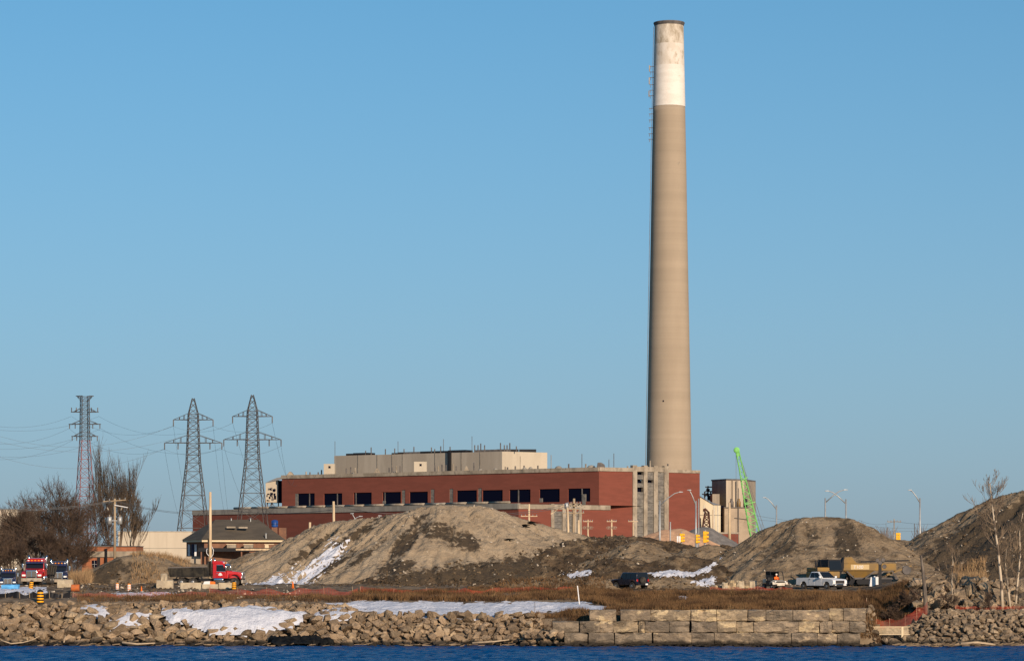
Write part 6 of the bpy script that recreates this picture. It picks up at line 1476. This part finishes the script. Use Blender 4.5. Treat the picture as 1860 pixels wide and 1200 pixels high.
tmp = bpy.data.objects.new('lettering_outline', tx); col.objects.link(tmp); bpy.context.view_layer.update()
me = bpy.data.meshes.new_from_object(tmp.evaluated_get(bpy.context.evaluated_depsgraph_get())); bpy.data.objects.remove(tmp)
to = bpy.data.objects.new('lettering', me); link(to, sc_); to.location = (-2.5, -1.04, 1.77); to.rotation_euler = (R(90), 0, 0)
# floodlight mast and the white tank before it
fl = gp(1598.5, 306, 0)
fm = thing('floodlight_mast', 'black mast with clustered floodlights before the screening plant', 'floodlight', fl, 0)
part('mast', MB().box(-.16, .16, -.1, .1, 0, 2.45), M_black, fm); part('base', MB().box(-.5, .5, -.4, .4, 0, .15), M_black, fm)
for (x_, z_) in ((-.3, 2.75), (.32, 2.8), (.0, 2.5), (.45, 2.1)):
    fh = part('floodlight', MB().lathe([(.12, .16), (.22, .05), (.24, -.12)], 12, (x_, 0, z_), 'y'), M_black, fm); part('reflector', MB().lathe([(.2, -.11), (.2, -.13)], 12, (x_, 0, z_), 'y'), M_steel, fh)
part('bracket', MB().beam((-.3, 0, 2.5), (.42, 0, 2.5), .08), M_black, fm)
tl = gp(1588, 307.5, 0)
single('water_tote', MB().hexa([(tl[0] - .55, tl[1] - .4, tl[2]), (tl[0] + .55, tl[1] - .4, tl[2]), (tl[0] + .55, tl[1] + .4, tl[2]), (tl[0] - .55, tl[1] + .4, tl[2])], [(tl[0] - .42, tl[1] - .35, tl[2] + .98), (tl[0] + .4, tl[1] - .35, tl[2] + 1.02), (tl[0] + .4, tl[1] + .35, tl[2] + 1.02), (tl[0] - .42, tl[1] + .35, tl[2] + .98)]).box(tl[0] - .1, tl[0] + .1, tl[1] - .1, tl[1] + .1, tl[2] + .98, tl[2] + 1.1), M_white, tl, 'white plastic water tote at the foot of the floodlight mast', 'tote')

# ------------------------------------------------------------------ site clutter
M_stripe = pmat('hi_vis_amber', (.95, .40, .01), rough=.5)
def barrel(label, px, D, h, band=M_stripe, base=M_black, tilt=0.0):
    loc = gp(px, D, 0); t = thing('traffic_barrel', label, 'traffic barrel', loc, 0, 'construction barrels'); t.rotation_euler = (0, tilt, .4)
    part('base', MB().lathe([(.36 * h, 0), (.36 * h, .07 * h)], 14), M_black, t)
    part('drum', MB().lathe([(.24 * h, .05 * h), (.235 * h, .5 * h), (.21 * h, .88 * h), (.16 * h, .95 * h), (.05 * h, 1.0 * h)], 18), base, t, smooth=True)
    for k in range(4): z0_ = (.12 + .2 * k) * h; part('stripe', MB().lathe([(np.interp(q_, [.05, .5, .88], [.24, .235, .21]) * h + .008, q_ * h) for q_ in (.12 + .2 * k, .22 + .2 * k)], 18, cap=False), band, t, smooth=True)
    part('grip', MB().tube([(.05 * h * math.cos(a), 0, h + .04 * h * math.sin(a)) for a in np.linspace(0, 3.14, 6)], .015, 5), M_black, t)
barrel('large black and amber striped barrel at the top of the left riprap', 73, 280.5, 1.42)
barrel('black and amber barrel right of the red truck facing the water', 121.5, 311, 1.0)
barrel('tilted black and amber barrel before the red truck grille', 55.5, 306, .95, tilt=.15)
barrel('black and amber barrel beside the red dump truck nose', 425, 306, 1.0)
M_obar = pmat('orange_barrel', (.85, .28, .05), rough=.5)
barrel('orange and white barrel on the dirt, left of the close pair', 213, 303, .75, M_white, M_obar)
barrel('orange and white barrel on the dirt, right of the close pair', 234.5, 303, .85, M_white, M_obar)
def cone(label, px, D, h):
    loc = gp(px, D, 0); t = thing('traffic_cone', label, 'traffic cone', loc, .3, 'orange cones')
    part('base', MB().box(-.3 * h, .3 * h, -.3 * h, .3 * h, 0, .06 * h), M_orange, t); part('body', MB().lathe([(.2 * h, .06 * h), (.05 * h, h)], 14), M_orange, t, smooth=True); part('collar', MB().lathe([(.145 * h, .4 * h), (.105 * h, .62 * h)], 14, cap=False), M_white, t)
cone('small orange cone below the snow streak on the tan pile', 532, 308, .75); cone('small orange cone between the barrels and concrete blocks', 257, 301, .6)
# concrete road barriers and blocks
M_cbl = pmat('pale_concrete', (.46, .38, .26), (.37, .30, .21), 1.5, rough=.9, bump=.4, bscale=4)
def barrier(label, p0, p1, D, h, mat=M_cbl):
    x0, x1 = X(p0, D), X(p1, D); z = h1((x0 + x1) / 2, D) - .1
    single('concrete_barrier', MB().add([(x, D + y_, z + zz_) for x in (x0, x1) for (y_, zz_) in ((-.3, 0), (-.28, .2 * h), (-.12, .5 * h), (-.09, h), (.09, h), (.12, .5 * h), (.28, .2 * h), (.3, 0))],
           [tuple(range(8)), tuple(reversed(range(8, 16)))] + [(i, i + 8, (i + 1) % 8 + 8, (i + 1) % 8) for i in range(8)]), mat, ((x0 + x1) / 2, D, z), label, 'barrier', 'concrete barriers')
barrier('concrete barrier before the dump truck rear wheels', 328, 366, 308, .7); barrier('concrete barrier in the middle of the dump truck row', 367.5, 396, 307.6, .62); barrier('concrete barrier below the red dump truck cab', 397.5, 424, 308.2, .7)
def cblock(label, p0, p1, y0, y1, D, dep=.9, seed=1, mat=M_cbl):
    r = random.Random(seed); x0, x1 = X(p0, D), X(p1, D); z = h1((x0 + x1) / 2, D) - .12; z1 = Z(y0, D)
    single('concrete_block', block(x0, x1, D, D + dep, min(z, Z(y1, D)), z1, r), mat, ((x0 + x1) / 2, D, z), label, 'concrete block', 'loose concrete blocks')
cblock('upright pale concrete block stacked left of the dump truck tailgate', 292, 302.5, 1041, 1054, 309, .8, 3); cblock('wide pale concrete block lying left of the dump truck tailgate', 284, 314, 1053, 1062, 308.6, .9, 4)
cblock('pale concrete block among the left truck rubble', 104, 131, 1052, 1064, 309, .9, 6)
RB = [(1312, 1322, 1057), (1322.5, 1337, 1052.5), (1338, 1352, 1054), (1352.5, 1361, 1055), (1361.5, 1375, 1054), (1292, 1304, 1062), (1304.5, 1315, 1063)]
for i, (a, b2, y) in enumerate(RB): cblock('%s concrete rubble block in the row left of the utility buggy' % ['first', 'second and tallest', 'third', 'fourth', 'fifth', 'low outer', 'low inner'][i], a, b2, y, 1070, 305 + i * .15, .9, 20 + i, M_bl[0] if i % 2 else M_cbl)
lx = gp(308, 307)
bx_ = gp(382, 311.5)
so_ = thing('storage_bin', 'white and orange bin below the dump truck cab', 'bin', bx_, 0)
part('white_half', MB().prism([(-.95, 0), (0, 0), (0, .75), (-.6, .72)], -.4, .4), M_white, so_); part('orange_half', MB().prism([(0.01, 0), (.62, 0), (.5, .7), (.01, .72)], -.4, .4), M_orange, so_)
bt = gp(137, 300); single('orange_drum', MB().lathe([(.36, -.42), (.38, -.38), (.38, .38), (.36, .42)], 18, (bt[0], bt[1], bt[2] + .34), 'x'), pmat('dusty_orange', (.50, .13, .03), (.36, .12, .05), 3, rough=.7), bt, 'orange drum lying on its side by the left rubble', 'drum', smooth=False)
bb = gp(14, 304); single('blue_tarp_bundle', block(bb[0] - .7, bb[0] + 1.1, bb[1], bb[1] + 1, bb[2], bb[2] + .5, random.Random(8)), pmat('light_blue_tarp', (.12, .42, .75), (.09, .33, .62), 2, rough=.6, bump=.5), bb, 'light blue tarp bundle below the left dark truck', 'tarp')
# silt fence sagging along the left crest
def ribbon(name, label, cat, pts, h0, mat, sag_=.1, seed=1, lean=.0):
    r = random.Random(seed); mb = MB(); tops = []; bots = []
    n_ = 40
    for i in range(n_ + 1):
        t = i / n_ * (len(pts) - 1); k = min(int(t), len(pts) - 2); f = t - k
        px_ = pts[k][0] + (pts[k + 1][0] - pts[k][0]) * f; D = pts[k][1] + (pts[k + 1][1] - pts[k][1]) * f
        x, y, z = gp(px_, D); hh = h0 * (1 - sag_ * abs(math.sin(t * 3.1)) + r.uniform(-.05, .05)); bots.append((x, y, z - .05)); tops.append((x, y + lean * hh + r.uniform(-.06, .06), z + hh))
    m_ = len(bots); vs = bots + tops + [(a, b + .03, c) for a, b, c in bots] + [(a, b + .03, c) for a, b, c in tops]
    fs = []
    for i in range(m_ - 1): fs += [(i, i + 1, m_ + i + 1, m_ + i), (2 * m_ + i, 3 * m_ + i, 3 * m_ + i + 1, 2 * m_ + i + 1), (m_ + i, m_ + i + 1, 3 * m_ + i + 1, 3 * m_ + i)]
    root = thing(name, label, cat, gp(pts[0][0], pts[0][1]), world=True); part('fabric', mb.add(vs, fs), mat, root, fix=False)
    for i in range(0, m_, 6): part('stake', MB().beam((bots[i][0], bots[i][1] - .05, bots[i][2] - .2), (tops[i][0], tops[i][1] - .05, tops[i][2] + .12), .05), M_wood, root)
    return root
ribbon('silt_fence', 'sagging black silt fence along the crest at left', 'silt fence', [(-20, 286), (30, 285), (60, 286), (90, 285.5), (128, 287)], .72, M_black, .5, 3)
# orange safety netting
M_net = pmat('faded_orange_netting', (.40, .05, .02), (.22, .035, .02), .6, rough=.7)
M_netp = pmat('pink_faded_netting', (.40, .10, .07), (.30, .08, .06), .8, rough=.7)
def netting(label, pts, h0, mat, seed=1, post_gap=3.0, sag_=.35, step=.16):
    r = random.Random(seed); P3 = []
    L = 0
    xyz = [Vector(gp(*q)) for q in pts]
    for a, b in zip(xyz, xyz[1:]):
        n_ = max(2, int((b - a).length / step))
        for i in range(n_):
            q = a.lerp(b, i / n_); q.z = h1(q.x, q.y); P3.append(q)
    P3.append(xyz[-1]); n_ = len(P3)
    nz1 = np.random.default_rng(seed).uniform(-1, 1, 64); hs = []
    for i in range(n_):
        u = i * step / post_gap; f = abs(math.sin(math.pi * u)); k = .5 + .5 * nz1[int(u) % 64]
        hs.append(h0 * (1 - sag_ * f * (.4 + k)) * r.uniform(.95, 1.03))
    root = thing('safety_netting', label, 'safety fence', tuple(xyz[0]), world=True, group='orange safety netting')
    mb = MB(); rows = max(4, int(h0 / .10))
    for i in range(n_ - 1):
        for j in range(rows + 1):
            f = j / rows; a = P3[i] + Vector((0, 0, hs[i] * f)); b = P3[i + 1] + Vector((0, 0, hs[i + 1] * f)); w_ = .011
            mb.add([a - Vector((0, 0, w_)), b - Vector((0, 0, w_)), b + Vector((0, 0, w_)), a + Vector((0, 0, w_))], [(0, 1, 2, 3)])
        a = P3[i]; mb.add([a + Vector((-.009, .004, 0)), a + Vector((.009, .004, 0)), a + Vector((.009, .004, hs[i])), a + Vector((-.009, .004, hs[i]))], [(0, 1, 2, 3)])
    part('net', mb, mat, root, fix=False)
    k = max(2, int(post_gap / step))
    for i in range(0, n_, k): q = P3[i]; part('post', MB().beam(q - Vector((0, -.04, .2)), q + Vector((r.uniform(-.1, .1), .04, h0 * r.uniform(1.0, 1.25))), .05), M_wood, root)
    return root
netting('orange netting behind the left riprap, nearest the parked trucks', [(132, 287), (215, 286), (300, 287), (375, 287)], .55, M_netp, 1)
netting('orange netting below the snow streak of the largest tan pile', [(380, 290), (450, 291), (560, 291), (650, 292)], .75, M_net, 2, 3.0, .5)
netting('orange netting below the dark front of the largest tan pile', [(655, 294), (760, 294), (860, 295), (960, 296), (1040, 297)], .6, M_net, 3, 3.5, .5)
netting('low orange netting along the top of the block wall', [(1390, 270.6), (1440, 270.8), (1505, 270.9), (1550, 271.2)], .32, M_net, 4, 2.0, .3)
netting('orange netting between the concrete rubble and pickup', [(1290, 301), (1350, 301), (1440, 301.3)], .38, M_net, 5, 2.5, .4)
netting('tall orange netting closing the notch beside the block wall', [(1573, 277.5), (1605, 278), (1640, 278.5), (1685, 280)], 1.35, M_net, 6, 1.6, .2)
netting('orange netting behind the birch trunks on the right bank', [(1735, 282.4), (1790, 282.4), (1840, 282.6), (1890, 282.8)], .42, M_net, 7, 2.0, .3)
# pale railing in the notch
D = 271.2; zr = Z(1137.5, D); zb_ = Z(1152, D)
rl = thing('railing', 'pale barred railing in the notch right of the block wall', 'railing', (X(1600, D), D, zb_), world=True)
part('top_rail', MB().box(X(1545, D), X(1653, D), D - .03, D + .03, zr - .03, zr + .03), M_eave, rl); part('bottom_rail', MB().box(X(1560, D), X(1653, D), D - .03, D + .03, zb_, zb_ + .05), M_eave, rl)
for p in (1588.5, 1639, 1562): part('post', MB().box(X(p, D) - .09, X(p, D) + .09, D - .06, D + .06, zb_ - .5, zr + .02), M_eave, rl)
for i in range(44):
    p = 1561 + i * 2.05
    if abs(p - 1588.5) > 3: part('bar', MB().box(X(p, D) - .022, X(p, D) + .022, D - .018, D + .018, zb_ + .05, zr - .03), M_eave, rl)
# stakes and the odd thing on the bank
for (lab, p, D, y0, dx) in [('white survey stake standing in the grass edge above the long snow strip', 1053, 281, 1063, -.22), ('thin dark stake standing in the long snow strip', 971.5, 277, 1093, .0)]:
    x, y, z = gp(p, D); single('stake', MB().beam((x, y, z - .2), (x + dx, y, Z(y0, D)), .09 if dx else .05), M_white if dx else M_steel, (x, y, z), lab, 'stake', 'survey stakes')
x, y, z = gp(1531, 270.4); single('hose_loop', MB().tube([(x - .13, y, z), (x - .14, y, z + .35), (x - .02, y, z + .48), (x + .12, y, z + .4), (x + .17, y, z)], .055, 8), pmat('pale_green_hose', (.62, .70, .48), rough=.5), (x, y, z), 'pale green hose loop standing on the block wall end', 'hose', smooth=True)
# planks on the dark dirt pile
for i, (p0, y0, p1, y1) in enumerate([(158, 1056, 182, 1049), (148, 1062, 176, 1040), (238, 1052, 262, 1040), (900, 1048, 935, 1042)]):
    a = Vector(gp(p0, 322 if p0 < 300 else 318, .12)); b = Vector(gp(p1, 326 if p0 < 300 else 321, .18)); single('plank', MB().beam(a, b, .16, .07), M_drift, a, ['weathered plank lying low on the dark sided pile', 'longest weathered plank leaning up the dark sided pile', 'pale plank right of the barrels on the dark sided pile', 'pale plank on the dark bank below the tan pile'][i], 'plank', 'loose planks')
# black scraps of sheeting on the tan pile
for i, (p, y, w_) in enumerate([(925, 985, .55), (956, 957, .55), (968, 952, .7), (940, 950, .5), (740, 935, .55)]):
    D0 = 345.0
    best = min((abs(HZ - (h1(X(p, d), d) - CH) * F / d - y), d) for d in np.arange(325, 346, .5))[1]
    x, yy, z = gp(p, best); mb = MB(); rr_ = random.Random(i)
    pts = [(x + w_ * rr_.uniform(.5, 1.1) * math.cos(a) * 1.3, yy - .1 - .25 * math.sin(a), z + .12 + w_ * .35 * math.sin(a) + rr_.uniform(0, .15)) for a in np.linspace(0, 5.5, 7)]
    mb.add([(x, yy - .15, z + .2)] + pts, [(0, k, k + 1) for k in range(1, 7)])
    o = single('sheeting_scrap', mb, M_tarp, (x, yy, z), ['black scrap of sheeting low on the right flank of the tan pile', 'black scrap below the crossarm pole on the tan pile', 'wide black scrap right under the crossarm pole', 'thin black scrap on the right crest of the tan pile', 'black scrap high on the left crest of the tan pile'][i], 'sheeting', 'black scraps on the tan pile')
    o.modifiers.new('thickness', 'SOLIDIFY').thickness = .03
